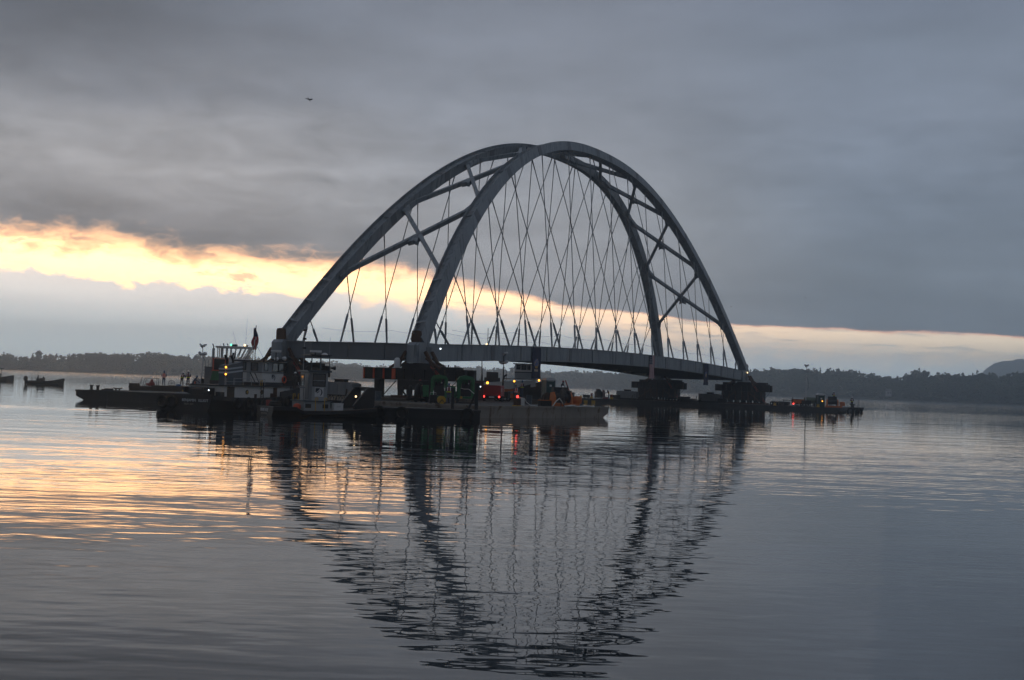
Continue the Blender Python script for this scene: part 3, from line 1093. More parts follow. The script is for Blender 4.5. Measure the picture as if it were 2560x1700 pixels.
# ------------------------------------------------------------------ barges
def barge(name, label, s0, s1, t0, t1, z, hull, rake=None, origin=None, yaw=None, draft=1.2, cat='barge'):
    """deck barge; rake names raked ends: any of 's0','s1','t0','t1'"""
    loc, rz = ((BX, BY, 0), BYAW) if origin is None else (origin, yaw)
    o = thing(name, label, cat, loc, rz)
    rake = rake or ()
    k = 1.6
    zl = z-.55
    top = [(s0, t0), (s1, t0), (s1, t1), (s0, t1)]
    bot = [(s0+(k if 's0' in rake else 0), t0+(k if 't0' in rake else 0)), (s1-(k if 's1' in rake else 0), t0+(k if 't0' in rake else 0)),
           (s1-(k if 's1' in rake else 0), t1-(k if 't1' in rake else 0)), (s0+(k if 's0' in rake else 0), t1-(k if 't1' in rake else 0))]
    m = MB()
    rings = [[Vector((*p, z-.012)) for p in top], [Vector((*p, zl)) for p in top], [Vector((*p, -.25)) for p in bot], [Vector((*p, -draft)) for p in bot]]
    m.loft(rings)
    h = m.build('hull', hull, o)
    m = MB()
    m.box(s0+.02, s1-.02, t0+.02, t1-.02, z-.012, z)
    m.build('deck', DECK, o)
    # rub rail around the deck edge and plate seams on the sides
    m = MB()
    for (a0, a1), (b0, b1) in (((s0-.05, s1+.05), (t0-.06, t0)), ((s0-.05, s1+.05), (t1, t1+.06)), ((s0-.06, s0), (t0-.0, t1)), ((s1, s1+.06), (t0, t1))):
        m.box(a0, a1, b0, b1, z-.16, z+.02)
    m.build('rub_rail', hull, o)
    n = int((s1-s0)/3.6)
    for i in range(1, n):
        x = s0+(s1-s0)*i/n
        MB().box(x-.05, x+.05, t0-.03, t0, -.1, z-.17).build('side_rib', hull, o)
    n = int((t1-t0)/3.6)
    for i in range(1, n):
        y = t0+(t1-t0)*i/n
        MB().box(s0-.03, s0, y-.05, y+.05, -.1, z-.17).build('side_rib', hull, o)
    return o


front = barge('deck_barge', 'long black deck barge with raked left end and bitts, behind the tug stern', -78, -67.2, -10.0, 20, .95, HULLB, ('t1',))
main = barge('deck_barge', 'wide dark barge carrying the near end of the bridge', -67.1, -27, -12, 12, .95, HULLB)
side_b = barge('deck_barge', 'rust stained grey deck barge with raked right end, front centre', 0, 21.5, 0, 11.5, 1.0, HULLR, ('s1',), (-2.4, 116.0, 0), R(56.5))
rt = barge('deck_barge', 'long low grey barge carrying the far end of the bridge', 51, 73, -26.8, 20.5, .75, HULLG, ('t0',))
small_b = barge('deck_barge', 'small black barge hung with tyres, ahead of the small tug bow', 0, 10.6, 0, 4.4, .72, HULLB, (), (-12.9, 110.0, 0), R(4))
wood_b = barge('deck_barge', 'timber sided barge under the four workers on the left', 0, 15.2, 0, 17, 1.28, TIMBER, (), (-41.2, 151.0, 0), 0.0)
MB().box(0, .9, 0, .9, 1.28, 1.6).build('corner_post', TIMBER, wood_b)
MB().box(2.4, 15, .05, .5, 1.29, 1.44).build('timber_curb', TIMBER, wood_b)

# plank mats laid over the deck under the near tower
mat_o = thing('timber_mat', 'timber mat of thick planks under the near support tower', 'timber mat', st(-66.2, -11.4, .955), BYAW)
pl = MB().box(0, .92, 0, 9.2, 0, .22).mesh('plank', TIMBER)
for i in range(9):
    link('plank', pl, mat_o, (i*1.0, .1*random.uniform(-1, 1), 0))


# ------------------------------------------------------------------ support towers under the four corners
def support(label, s, t, base, length, orange, brace_side, wide=False):
    """stack of girders and plate towers between barge deck and bridge knuckle"""
    o = thing('support_tower', label, 'support tower', st(s, t, base), BYAW + math.pi/2)   # local x runs across the bridge (towards +t), y along -s
    top = BZ-TIE_D-.12-base-.01
    gz0, gz1 = 2.95-base, 4.10-base
    # two crossing girders with flanges
    for gy in (-.9, .9):
        m = MB()
        m.box(-length/2, length/2, gy-.10, gy+.10, gz0+.07, gz1-.07)
        m.box(-length/2, length/2, gy-.34, gy+.34, gz0, gz0+.07)
        m.box(-length/2, length/2, gy-.34, gy+.34, gz1-.07, gz1)
        g = m.build('girder', DARKST, o)
        for i, x in enumerate(np.linspace(-length/2+.05, length/2-.05, 11)):
            hot = orange and i >= 7
            y0, y1 = sorted((gy+math.copysign(.10, gy), gy+math.copysign(.33, gy)))
            w = .05 if not (hot and i in (7,)) else .16
            MB().box(x-w, x+w, y0, y1, gz0+.075, gz1-.075).build('stiffener', ORANGE if hot else DARKST, g)
    # tower of plates and posts below
    w = 7.4 if wide else 3.6
    hz_ = .62 if wide else gz0-.955
    MB().box(-w/2, w/2, -1.1, 1.1, hz_, gz0-.005).build('tower_body', DARKST, o)
    for x in np.linspace(-w/2+.25, w/2-.25, 7 if wide else 4):
        for y in (-.9, .9):
            MB().box(x-.20, x+.20, y-.2, y+.2, .26, hz_).build('tower_post', DARKST, o)
        if wide:
            MB().box(x-.09, x+.09, -1.22, -1.1, hz_, gz0-.01).box(x-.09, x+.09, 1.1, 1.22, hz_, gz0-.01).build('web_rib', RUST, o)
    if wide:
        for x0, x1 in ((-w/2+.2, -1.2), (w/2-.2, 1.2)):
            MB().beam((x0, 1.32, .3), (x1, 1.32, gz0-.1), .14, .12, (0, 1, 0)).build('diagonal_brace', RUST, o)
        MB().box(-4.2, -2.6, -.7, .7, gz1+.005, gz1+.5).build('spacer_block', DARKST, o)
        MB().box(2.0, 3.6, -.7, .7, gz1+.005, gz1+.42).build('spacer_block', DARKST, o)
    m = MB()
    m.box(-w/2-.6, w/2+.6, -1.3, 1.3, .0, .25)
    m.build('base_plate', RUST, o)
    if not wide:
        MB().box(length*.5-1.5, length*.5-.9, -.5, .5, 0, gz0-.005).build('side_post', DARKST, o)
    # saddle and A-shaped brown braces up to the knuckle
    m = MB()
    m.box(-1.9, 1.5, -.85, .85, gz1+.005, gz1+.42)
    m.box(-1.3, 1.0, -.75, .75, gz1+.42, top)
    m.build('saddle', DARKST, o)
    for x, lean in ((2.2, -1.05), (-2.0, 1.05)):
        m = MB()
        for y in (-.7, .7):
            m.beam((x, y, gz1), (x+lean, y, top+1.15), .34, .26)
            m.beam((x+.75*math.copysign(1, x), y, gz1), (x+lean*.9, y, top+.5), .2, .2)
        m.build('angle_brace', RUST, o)
    m = MB()
    for x in (-3.9, -3.2, -2.7):
        m.tube((x, 0, gz1), (x, 0, gz1+.45), .07, 6)
    m.box(-4.6, -2.3, -.5, .5, gz1, gz1+.22)
    m.build('jack_block', DARKST, o)
    # long red lattice brace leaning down to the deck
    x0 = -2.0
    x1 = -3.7 if brace_side else -4.2
    z0, z1 = (top+.2, .3)
    m = MB()
    p, q = Vector((x0, 1.05, z0-.6)), Vector((x1, 1.05, z1+.9 if brace_side else z1))
    sd = Vector((.22, 0, .1))
    m.beam(p+sd, q+sd, .09, .09)
    m.beam(p-sd, q-sd, .09, .09)
    for i in range(9):
        a_, b_ = p.lerp(q, i/9), p.lerp(q, (i+1)/9)
        m.beam(a_+sd*(1 if i % 2 else -1), b_+sd*(-1 if i % 2 else 1), .05, .05)
    m.build('lattice_brace', REDBR, o)
    # thin guy rods
    m = MB()
    m.tube((-1.8, 1.0, gz0-.1), (-3.2, 1.2, .1), .05, 5)
    m.tube((-4.6, .9, gz0), (-3.0, 1.1, .2), .03, 5)
    m.tube((-5.0, .9, gz0), (-3.5, 1.1, .2), .03, 5)
    m.tube((2.0, 1.0, gz0-.1), (3.4, 1.2, .1), .05, 5)
    m.build('guy_rod', DARKST, o)
    return o


support('dark steel support tower with orange stiffeners on its girder, under the near bridge corner', -61.0, -7.877, 1.18, 11.3, True, True)
support('dark steel support tower behind the tugs, under the far left bridge corner', -61.0, 7.877, .95, 9.6, False, False)
support('dark steel support tower under the rightmost bridge corner with long red brace', 61.0, -7.877, .75, 9.8, False, False, True)
support('dark steel support tower under the far right bridge corner, beside the grey tank', 61.0, 7.877, .75, 9.8, False, False, True)

m = MB()
m.lathe([(.28, 0), (.30, .1), (.30, .75), (.22, .92), (.1, .98)], n=10)
p = st(-61, -7.877, 4.105) + Vector((-2.05, -1.9, 0))
tag(m.build('drum', PLATEW, smooth=True, loc=p), 'white plastic drum standing on the girder of the near support tower', 'drum')


# ------------------------------------------------------------------ people
PERSON = {}
POSES = {
    # name: joints (x right, y forward, z up) in metres
    'stand': dict(pel=(0, 0, .94), sp=(0, .01, 1.15), ch=(0, 0, 1.36), nk=(0, .01, 1.50), hd=(0, .03, 1.64), sh=.19, el=[(.26, -.03, 1.14), (-.26, -.03, 1.14)], wr=[(.27, .07, .90), (-.27, .07, .90)], hip=.095, kn=[(.10, .02, .50), (-.10, .02, .50)], an=[(.11, -.02, .08), (-.11, -.02, .08)], toe=[(.13, .15, .03), (-.13, .15, .03)]),
    'folded': dict(pel=(0, 0, .94), sp=(0, .01, 1.15), ch=(0, 0, 1.36), nk=(0, .02, 1.50), hd=(0, .05, 1.63), sh=.19, el=[(.27, .02, 1.13), (-.27, .02, 1.13)], wr=[(.08, .24, 1.16), (-.08, .24, 1.14)], hip=.095, kn=[(.11, .02, .50), (-.11, .02, .50)], an=[(.13, -.02, .08), (-.13, -.02, .08)], toe=[(.17, .15, .03), (-.17, .15, .03)]),
    'walk': dict(pel=(0, 0, .92), sp=(0, .02, 1.13), ch=(0, .04, 1.34), nk=(0, .07, 1.48), hd=(0, .10, 1.61), sh=.19, el=[(.25, .12, 1.12), (-.25, -.14, 1.13)], wr=[(.22, .32, .98), (-.26, -.20, .90)], hip=.095, kn=[(.10, -.06, .50), (-.10, .22, .52)], an=[(.10, -.34, .14), (-.10, .26, .08)], toe=[(.11, -.22, .03), (-.11, .43, .05)]),
    'reach': dict(pel=(0, 0, .93), sp=(0, .05, 1.13), ch=(0, .12, 1.32), nk=(0, .19, 1.45), hd=(0, .26, 1.57), sh=.19, el=[(.25, .28, 1.13), (-.25, .28, 1.13)], wr=[(.14, .48, 1.08), (-.14, .48, 1.06)], hip=.095, kn=[(.12, .06, .50), (-.12, -.02, .50)], an=[(.13, .04, .08), (-.13, -.12, .08)], toe=[(.15, .21, .03), (-.15, .05, .03)]),
    'crouch': dict(pel=(0, -.18, .42), sp=(0, -.06, .62), ch=(0, .08, .80), nk=(0, .16, .92), hd=(0, .24, 1.02), sh=.19, el=[(.27, .26, .66), (-.27, .26, .66)], wr=[(.14, .44, .56), (-.14, .44, .54)], hip=.10, kn=[(.17, .22, .50), (-.17, .22, .50)], an=[(.14, -.04, .09), (-.14, -.04, .09)], toe=[(.18, .12, .03), (-.18, .12, .03)]),
    'sit': dict(pel=(0, 0, .10), sp=(0, 0, .31), ch=(0, .02, .52), nk=(0, .05, .66), hd=(0, .08, .79), sh=.19, el=[(.26, .08, .30), (-.26, .08, .30)], wr=[(.18, .32, .26), (-.18, .32, .26)], hip=.10, kn=[(.13, .42, .12), (-.13, .42, .12)], an=[(.14, .46, -.30), (-.14, .46, -.30)], toe=[(.15, .62, -.36), (-.15, .62, -.36)]),
}


def person_body(pose):
    """one continuous skinned body; returns mesh with slots trousers, jacket, skin, boots"""
    J = POSES[pose]
    V, E, Rr, cl = [], [], [], []

    def add(p, r, c, par=None):
        V.append(Vector(p))
        Rr.append(r)
        cl.append(c)
        if par is not None:
            E.append((par, len(V)-1))
        return len(V)-1
    pel = add(J['pel'], (.155, .115), 0)
    sp = add(J['sp'], (.150, .110), 1, pel)
    ch = add(J['ch'], (.175, .125), 1, sp)
    nk = add(J['nk'], (.062, .062), 2, ch)
    h0 = Vector(J['hd'])
    hv = (h0-Vector(J['nk'])).normalized()
    hd = add(h0, (.078, .092), 2, nk)
    add(h0+hv*.085, (.070, .082), 2, hd)
    fingers = []
    for i, sx in enumerate((1, -1)):
        c = Vector(J['ch'])
        s = add((c.x+sx*J['sh'], c.y, c.z+.04), (.068, .068), 1, ch)
        e = add(J['el'][i], (.050, .050), 1, s)
        w = add(J['wr'][i], (.034, .034), 1, e)
        d = (V[w]-V[e]).normalized()
        hnd = add(V[w]+d*.085, (.042, .024), 2, w)
        fingers.append((V[hnd], d, sx))
        p = V[pel]
        hp = add((p.x+sx*J['hip'], p.y, p.z-.06), (.088, .088), 0, pel)
        k = add(J['kn'][i], (.062, .062), 0, hp)
        an = add(J['an'][i], (.044, .044), 3, k)
        add(J['toe'][i], (.044, .032), 3, an)
    me = bpy.data.meshes.new('body_cage')
    me.from_pydata([tuple(v) for v in V], E, [])
    o = bpy.data.objects.new('body_cage', me)
    COL.objects.link(o)
    sk = o.modifiers.new('skin', 'SKIN')
    sk.use_smooth_shade = True
    for i, sv in enumerate(me.skin_vertices[0].data):
        sv.radius = Rr[i]
        sv.use_root = i == 0
    ss = o.modifiers.new('sub', 'SUBSURF')
    ss.levels = ss.render_levels = 1
    dg = bpy.context.evaluated_depsgraph_get()
    out = bpy.data.meshes.new_from_object(o.evaluated_get(dg))
    bpy.data.objects.remove(o)
    # fingers, thumb, nose and ears joined into the same mesh
    m = MB()
    for hp, d, sx in fingers:
        sd = d.cross(Vector((0, 1, 0)))
        sd = sd.normalized() if sd.length > .1 else Vector((1, 0, 0))
        fw = sd.cross(d).normalized()
        for j, ln in enumerate((.062, .072, .068, .050)):
            b = hp + sd*(j-1.5)*.019 + d*.01
            m.path([b, b+d*ln*.55+fw*.004, b+d*ln+fw*.022], .0085, 5, .006)
        b = hp - d*.035 + sd*-.032
        m.path([b, b-sd*.022+d*.028+fw*.01, b-sd*.022+d*.055+fw*.02], .010, 5, .007)
    fy = Vector((0, 1, 0))
    m.path([h0+fy*.085+hv*.035, h0+fy*.108+hv*.0, h0+fy*.085-hv*.012], .010, 5)
    for sx in (1, -1):
        m.path([h0+Vector((sx*.080, 0, .03)), h0+Vector((sx*.088, -.01, 0)), h0+Vector((sx*.078, 0, -.03))], .012, 5)
    bm = bmesh.new()
    bm.from_mesh(out)
    nb = len(bm.verts)
    vs = [bm.verts.new(v) for v in m.v]
    for f in m.f:
        bm.faces.new([vs[i] for i in f])
    bmesh.ops.recalc_face_normals(bm, faces=bm.faces)
    segs = [(V[a_], V[b_], cl[a_], cl[b_]) for a_, b_ in E]
    for f in bm.faces:
        c = f.calc_center_median()
        best, bc = 9, 0
        for a_, b_, ca, cb in segs:
            ab = b_-a_
            t = max(0, min(1, (c-a_).dot(ab)/ab.length_squared))
            dd = (a_+ab*t-c).length
            if dd < best:
                best, bc = dd, (ca if (t < .5 or (cb == 3 and t < .8)) else cb)
        f.material_index = bc
        f.smooth = True
    bm.to_mesh(out)
    bm.free()
    out.materials.clear()
    for mm in (JEANS, DARKCL, SKIN, BOOTS):
        out.materials.append(mm)
    return out


def person(label, loc, rz, pose='stand', jacket=DARKCL, trousers=JEANS, vest=None, hat=None, scale=1.0, group=None):
    if pose not in PERSON:
        PERSON[pose] = person_body(pose)
    J = POSES[pose]
    o = thing('person', label, 'person', loc, rz, group)
    o.scale = (scale, scale, scale)
    me = PERSON[pose].copy()
    me.materials[0] = trousers
    me.materials[1] = jacket
    link('body', me, o)
    pel, sp, ch, nk = (Vector(J[k]) for k in ('pel', 'sp', 'ch', 'nk'))
    if vest is not None:
        ax = (nk-pel).normalized()
        rings = []
        pts = [(pel+ax*.02, .185, .150), (sp, .190, .152), (ch+ax*-.04, .205, .160), (ch+ax*.07, .200, .140), (nk+ax*-.03, .10, .095)]
        fwd = Vector((1, 0, 0)).cross(ax)*-1
        for c, rx, ry in pts:
            rings.append([c + Vector((1, 0, 0))*rx*math.cos(2*math.pi*j/14) + fwd*ry*math.sin(2*math.pi*j/14) for j in range(14)])
        v = MB().loft(rings, cap=False).build('safety_vest', vest, o, smooth=True)
        for sx in (-1, 1):
            for fs in (-1, 1):
                m = MB()
                q = [nk - ax*.035 + Vector((sx*.085, 0, 0)) + fwd*fs*.085, ch + ax*.06 + Vector((sx*.115, 0, 0)) + fwd*fs*.135, ch - ax*.04 + Vector((sx*.115, 0, 0)) + fwd*fs*.155, sp + Vector((sx*.11, 0, 0)) + fwd*fs*.142]
                vs = []
                for c in q:
                    vs += [c + Vector((-.028, 0, 0)), c + Vector((.028, 0, 0)), c + Vector((.028, 0, 0)) + fwd*fs*.012, c + Vector((-.028, 0, 0)) + fwd*fs*.012]
                m.add(vs, [(i*4+j, i*4+(j+1) % 4, i*4+4+(j+1) % 4, i*4+4+j) for i in range(3) for j in range(4)] + [(0, 1, 2, 3), (12, 13, 14, 15)])
                m.build('reflective_stripe', TAPE, v)
        band = []
        c = pel.lerp(sp, .55)
        for dz, k in ((-.03, 1.0), (.03, 1.0), (.03, 1.05), (-.03, 1.05), (-.03, 1.0)):
            band.append([c + ax*dz + Vector((1, 0, 0))*.190*k*math.cos(2*math.pi*j/14) + fwd*.154*k*math.sin(2*math.pi*j/14) for j in range(14)])
        MB().loft(band, cap=False).build('reflective_band', TAPE if vest is not VESTR else HIVIS, v, smooth=True)
    h = Vector(J['hd'])
    if hat is not None:
        m = MB()
        m.lathe([(.135, .045), (.135, .058), (.105, .06), (.104, .10), (.085, .145), (.045, .168), (.008, .174)], (h.x, h.y, h.z), 12)
        m.prism([(-.09, .08), (.09, .08), (.065, .17), (0, .185), (-.065, .17)], h.z+.045, h.z+.058)
        if h.y:
            pass
        m.build('hard_hat', hat, o, smooth=True)
    else:
        m = MB()
        m.lathe([(.088, .02), (.098, .06), (.085, .115), (.045, .14), (.006, .146)], (h.x, h.y-.015, h.z), 10)
        m.build('hair', HAIR, o, smooth=True)
    return o


# ------------------------------------------------------------------ boat hulls and fittings
def boat_hull(stations, keel=-.7, flare=.12):
    """stations: (x, half breadth, deck height). closed hull, deck included"""
    rings = []
    for x, hb, zd in stations:
        b = hb*(1-flare)
        rings.append([Vector((x, -hb, zd)), Vector((x, -hb, zd-.22)), Vector((x, -b, .05)), Vector((x, -b*.75, keel)), Vector((x, b*.75, keel)), Vector((x, b, .05)), Vector((x, hb, zd-.22)), Vector((x, hb, zd))])
    return MB().loft(rings)


def rail_strip(stations, z_add, h, w, inset=0.0, sides=(-1, 1)):
    m = MB()
    for sd in sides:
        rings = []
        for x, hb, zd in stations:
            y0, y1 = sd*(hb-inset), sd*(hb-inset+w)
            rings.append([Vector((x, y0, zd+z_add)), Vector((x, y1, zd+z_add)), Vector((x, y1, zd+z_add+h)), Vector((x, y0, zd+z_add+h))])
        m.loft(rings)
    return m


def text(body, size, material, parent, loc, rot, shear=0.0, extrude=.006, name='lettering', xs=1.0):
    cu = bpy.data.curves.new(name, 'FONT')
    cu.body = body
    cu.size = size
    cu.shear = shear
    cu.extrude = extrude
    cu.align_x = 'CENTER'
    cu.align_y = 'CENTER'
    cu.resolution_u = 2
    cu.materials.append(material)
    tmp = link(name, cu)
    me = bpy.data.meshes.new_from_object(tmp.evaluated_get(bpy.context.evaluated_depsgraph_get()))
    bpy.data.objects.remove(tmp)
    me.materials.clear()
    me.materials.append(material)
    o = link(name, me, parent, loc, rot)
    o.scale = (xs, 1, 1)
    return o


def facing(px, py):
    """rotation that stands flat text upright, readable from direction (px, py)"""
    return (math.pi/2, 0, math.atan2(py, px)+math.pi/2)


def logo(parent, loc, rot, s):
    """square white plate with a dark blue quarter and two sweeping arcs"""
    e = bpy.data.objects.new('logo_plate', MB().box(-s/2, s/2, -s/2, s/2, -.02, 0).mesh('logo_plate', PLATEW if parent.get('grey') is None else STRIPE))
    COL.objects.link(e)
    e.parent = parent
    e.location = loc
    e.rotation_euler = rot
    m = MB()
    m.prism([(-.42*s, -.05*s), (-.42*s, .42*s), (.08*s, .42*s), (.02*s, .30*s), (-.12*s, .14*s), (-.28*s, .02*s)], .0, .012, 'z')
    m.prism([(-.40*s, -.10*s), (-.24*s, -.05*s), (-.05*s, .08*s), (.06*s, .22*s), (-.02*s, .02*s), (-.18*s, -.12*s)], .0, .010, 'z')
    out_, in_ = [], []
    for a_ in range(-60, 75, 15):
        out_.append((-.05*s + .42*s*math.cos(R(a_)), -.02*s + .42*s*math.sin(R(a_))))
        in_.append((-.08*s + .33*s*math.cos(R(a_)), -.02*s + .38*s*math.sin(R(a_))))
    m.prism(out_ + in_[::-1], .0, .011, 'z')
    m.build('emblem', LOGOB, e)
    return e


def tyre(parent, loc, axis, r=.42):
    return MB().torus((0, 0, 0), r, r*.32, axis, 14, 7).build('tyre_fender', RUBBER, parent, smooth=True, loc=loc)


def window(parent, x0, x1, y, z0, z1, out=-1, frame=BLACK):
    """pane in a frame on a face with normal along local y"""
    f = MB()
    t = .05
    y0, y1 = sorted((y, y+out*.04))
    f.box(x0-t, x1+t, y0, y1, z1, z1+t).box(x0-t, x1+t, y0, y1, z0-t, z0).box(x0-t, x0, y0, y1, z0, z1).box(x1, x1+t, y0, y1, z0, z1)
    w = f.build('window', frame, parent)
    y0, y1 = sorted((y, y+out*.015))
    MB().box(x0, x1, y0, y1, z0, z1).build('pane', GLASS, w)
    return w


def window_x(parent, y0, y1, x, z0, z1, out=-1, frame=BLACK):
    f = MB()
    t = .05
    a_, b_ = sorted((x, x+out*.04))
    f.box(a_, b_, y0-t, y1+t, z1, z1+t).box(a_, b_, y0-t, y1+t, z0-t, z0).box(a_, b_, y0-t, y0, z0, z1).box(a_, b_, y1, y1+t, z0, z1)
    w = f.build('window', frame, parent)
    a_, b_ = sorted((x, x+out*.015))
    MB().box(a_, b_, y0, y1, z0, z1).build('pane', GLASS, w)
    return w


def lamp_bulb(name, material, parent, loc, r=.09):
    return MB().lathe([(r*.5, -r), (r, -r*.5), (r, r*.5), (r*.5, r)], n=10).build(name, material, parent, smooth=True, loc=loc)


def on_s(px, s, z=0.0):
    """point on photo column px along the line s = const of the bridge axes"""
    lo, hi = -60, 60
    f = lambda t: (lambda p: p.x - spot(px, p.y, z).x)(st(s, t, z))
    for _ in range(50):
        mid = (lo+hi)/2
        if f(mid) > 0:
            lo = mid
        else:
            hi = mid
    return st(s, (lo+hi)/2, z)


# ------------------------------------------------------------------ large tug, stern towards us
def large_tug():
    o = thing('tugboat', 'larger black hulled tug with white deckhouse, wheelhouse and striped funnel, stern towards the camera', 'tugboat', (-25.4, 109.2, 0), R(64))
    S = [(0, 2.62, 1.16), (.35, 2.74, 1.14), (1.2, 2.78, 1.08), (3, 2.76, 1.0), (6, 2.7, .98), (9, 2.68, 1.08), (11.4, 2.4, 1.32), (13.2, 1.85, 1.62), (14.6, 1.1, 1.95), (15.6, .3, 2.2)]
    boat_hull(S, -1.0).build('hull', HULLB, o)
    rail_strip(S, 0, .10, .14, .12).build('rub_rail', BLACK, o)
    rail_strip(S[5:], .10, .42, .08, .10).build('bow_bulwark', BLACK, o)
    MB().box(-.1, .04, -2.55, 2.55, 1.16, 1.28).build('stern_rail', BLACK, o)
    # lower deckhouse
    m = MB()
    m.prism([(2.6, -1.75), (11.6, -1.75), (12.6, -1.0), (12.6, 1.0), (11.6, 1.75), (2.6, 1.75)], 1.0, 1.98, 'z')
    dh = m.build('deckhouse', WHITE, o)
    m = MB()
    m.prism([(2.4, -1.92), (11.7, -1.92), (12.85, -1.1), (12.85, 1.1), (11.7, 1.92), (2.4, 1.92)], 1.98, 2.07, 'z')
    m.build('boat_deck', BLACK, o)
    MB().box(3.0, 3.9, -1.80, -1.75, 1.02, 1.92).build('door', TIMBER, dh)
    MB().box(9.2, 9.7, -1.80, -1.75, 1.02, 1.92).build('door', RUST, dh)
    for x, mm in ((5.6, FLAGE), (7.6, TIMBER), (10.9, GLASS)):
        p = MB().lathe([(.19, -.03), (.19, .03)], n=12, axis='y').build('porthole', BLACK, dh, loc=(x, -1.77, 1.52))
        MB().lathe([(.13, -.05), (.13, .0)], n=12, axis='y').build('pane', mm, p, loc=(0, 0, 0))
    # aft deck clutter: towing winch, bitts, tarp
    MB().box(1.3, 2.2, -.8, .8, 1.05, 1.62).box(1.0, 2.4, -1.0, -.85, 1.05, 1.8).box(1.0, 2.4, .85, 1.0, 1.05, 1.8).build('towing_winch', BLACK, o)
    MB().lathe([(.42, -.8), (.42, .8)], (1.75, 0, 1.45), 12, 'y').build('winch_drum', CANVAS, o)
    MB().lathe([(.75, 0), (.68, .12), (.4, .26), (.05, .32)], (.8, .9, 1.1), 12).build('tarp_bundle', BLUEGR, o, smooth=True)
    lamp_bulb('stern_lamp', LEDW, o, (1.2, -1.35, 1.62), .05)
    # wheelhouse on top
    m = MB()
    m.prism([(8.0, -1.45), (11.0, -1.45), (11.9, -.75), (11.9, .5), (11.0, 1.05), (8.0, 1.05)], 2.36, 3.14, 'z')
    wh = m.build('wheelhouse', WHITE, o)
    m = MB()
    m.prism([(7.95, -1.48), (11.0, -1.48), (11.95, -.78), (11.95, .53), (11.0, 1.08), (7.95, 1.08)], 2.07, 2.36, 'z')
    m.build('black_band', BLACK, wh)
    m = MB()
    m.prism([(8.0, -1.42), (11.0, -1.42), (11.85, -.74), (11.85, .5), (11.0, 1.02), (8.0, 1.02)], 3.18, 4.05, 'z')
    up = m.build('upper_cabin', GREYW, wh)
    MB().box(7.95, 11.2, -1.50, 1.10, 3.14, 3.18).build('trim_band', BLACK, wh)
    m = MB()
    m.prism([(7.7, -1.7), (11.3, -1.7), (12.4, -.9), (12.4, .7), (11.3, 1.3), (7.7, 1.3)], 4.05, 4.15, 'z')
    m.build('roof', BLACK, wh)
    window(wh, 8.3, 8.75, -1.42, 3.36, 3.92)
    window(wh, 9.5, 10.2, -1.42, 3.30, 3.95)
    window(wh, 10.35, 10.95, -1.42, 3.30, 3.95)
    window_x(wh, -.95, -.35, 8.0, 3.35, 3.92)
    window_x(wh, .25, .75, 8.0, 3.35, 3.92)
    MB().box(7.96, 8.0, -.25, .1, 2.4, 3.9).build('door', GREYW, wh)
    logo(wh, (9.6, -1.45, 2.75), (math.pi/2, 0, 0), .62)
    for x0, z0, x1, z1 in ((6.9, 2.1, 7.7, 3.1), (6.3, 2.1, 7.2, 3.1)):
        MB().beam((x0, -1.5, z1), (x1, -1.5, z0), .05, .05).build('stay', BLACK, o)
    # striped funnel casing with pipes
    m = MB()
    m.prism([(4.0, 2.07), (5.9, 2.07), (5.9, 3.98), (4.0, 3.62)], -1.0, -.1, 'y')
    fn = m.build('funnel', BLUEGR, o)
    for z0 in (2.98, 3.28):
        m = MB()
        m.prism([(3.98, z0), (5.92, z0+.20), (5.92, z0+.33), (3.98, z0+.13)], -1.02, -.08, 'y')
        m.build('stripe', STRIPE, fn)
    MB().box(5.9, 5.97, -1.0, -.1, 2.07, 3.96).build('front_plate', RUST, fn)
    for x, y in ((4.55, -.5), (5.35, -.5)):
        MB().path([(x, y, 3.6), (x-.1, y, 4.1), (x-.35, y, 4.45)], .10, 8).build('exhaust_pipe', BLACK, fn)
    MB().tube((3.75, -.95, 2.07), (3.75, -.95, 3.7), .035, 6).build('light_mast', GREYW, o)
    lamp_bulb('towing_lamp', AMBER, o, (3.72, -1.0, 2.92), .075)
    lamp_bulb('towing_lamp', AMBER, o, (3.72, -1.0, 3.48), .075)
    # radar, search lights, masts, rails on the roof
    MB().tube((10.6, -.9, 4.15), (10.6, -.9, 4.9), .06, 6).build('radar_post', BLACK, o)
    MB().lathe([(.42, -.09), (.45, 0), (.42, .09)], (10.6, -.9, 5.0), 12).build('radar_dome', PLATEW, o)
    for y, z in ((-1.1, 4.42), (-.3, 4.36)):
        l = MB().lathe([(.05, -.16), (.15, -.1), (.17, .12), (.15, .14)], n=10, axis='x').build('search_light', PLATEW, o, loc=(11.5, y, z))
        MB().tube((0, 0, -.28), (0, 0, -.1), .03, 6).build('bracket', BLACK, l)
    MB().tube((9.4, .6, 4.15), (9.4, .6, 6.9), .03, 6).build('whip_antenna', BLACK, o)
    MB().path([(8.2, -1.6, 2.07), (8.2, -1.6, 2.6), (7.0, -1.6, 2.6), (5.4, -1.6, 2.6), (4.0, -1.6, 2.6), (4.0, -1.6, 2.07)], .025, 5).build('boat_deck_rail', GREYW, o)
    for x in (7.5, 7.7):
        MB().path([(x, -1.7, 2.07), (x, -1.7, 2.46), (x+.08, -1.7, 2.5)], .04, 5).build('yellow_handrail', YELLOW, o)
    # flag pole on the wheelhouse roof
    MB().tube((8.6, -.2, 4.15), (8.6, -.2, 7.1), .035, 6).build('flag_pole', BLACK, o)
    for dx in (-1.0, 1.0):
        MB().tube((8.6, -.2, 5.6), (8.6+dx, -.2-dx*.3, 4.15), .012, 4).build('stay', BLACK, o)
    for x in np.arange(2.7, 8.2, 1.1):
        MB().tube((x, -1.86, 2.07), (x, -1.86, 2.62), .022, 5).build('stanchion', GREYW, o)
    MB().tube((2.7, -1.86, 2.35), (7.9, -1.86, 2.35), .016, 4).build('hand_rail', GREYW, o)
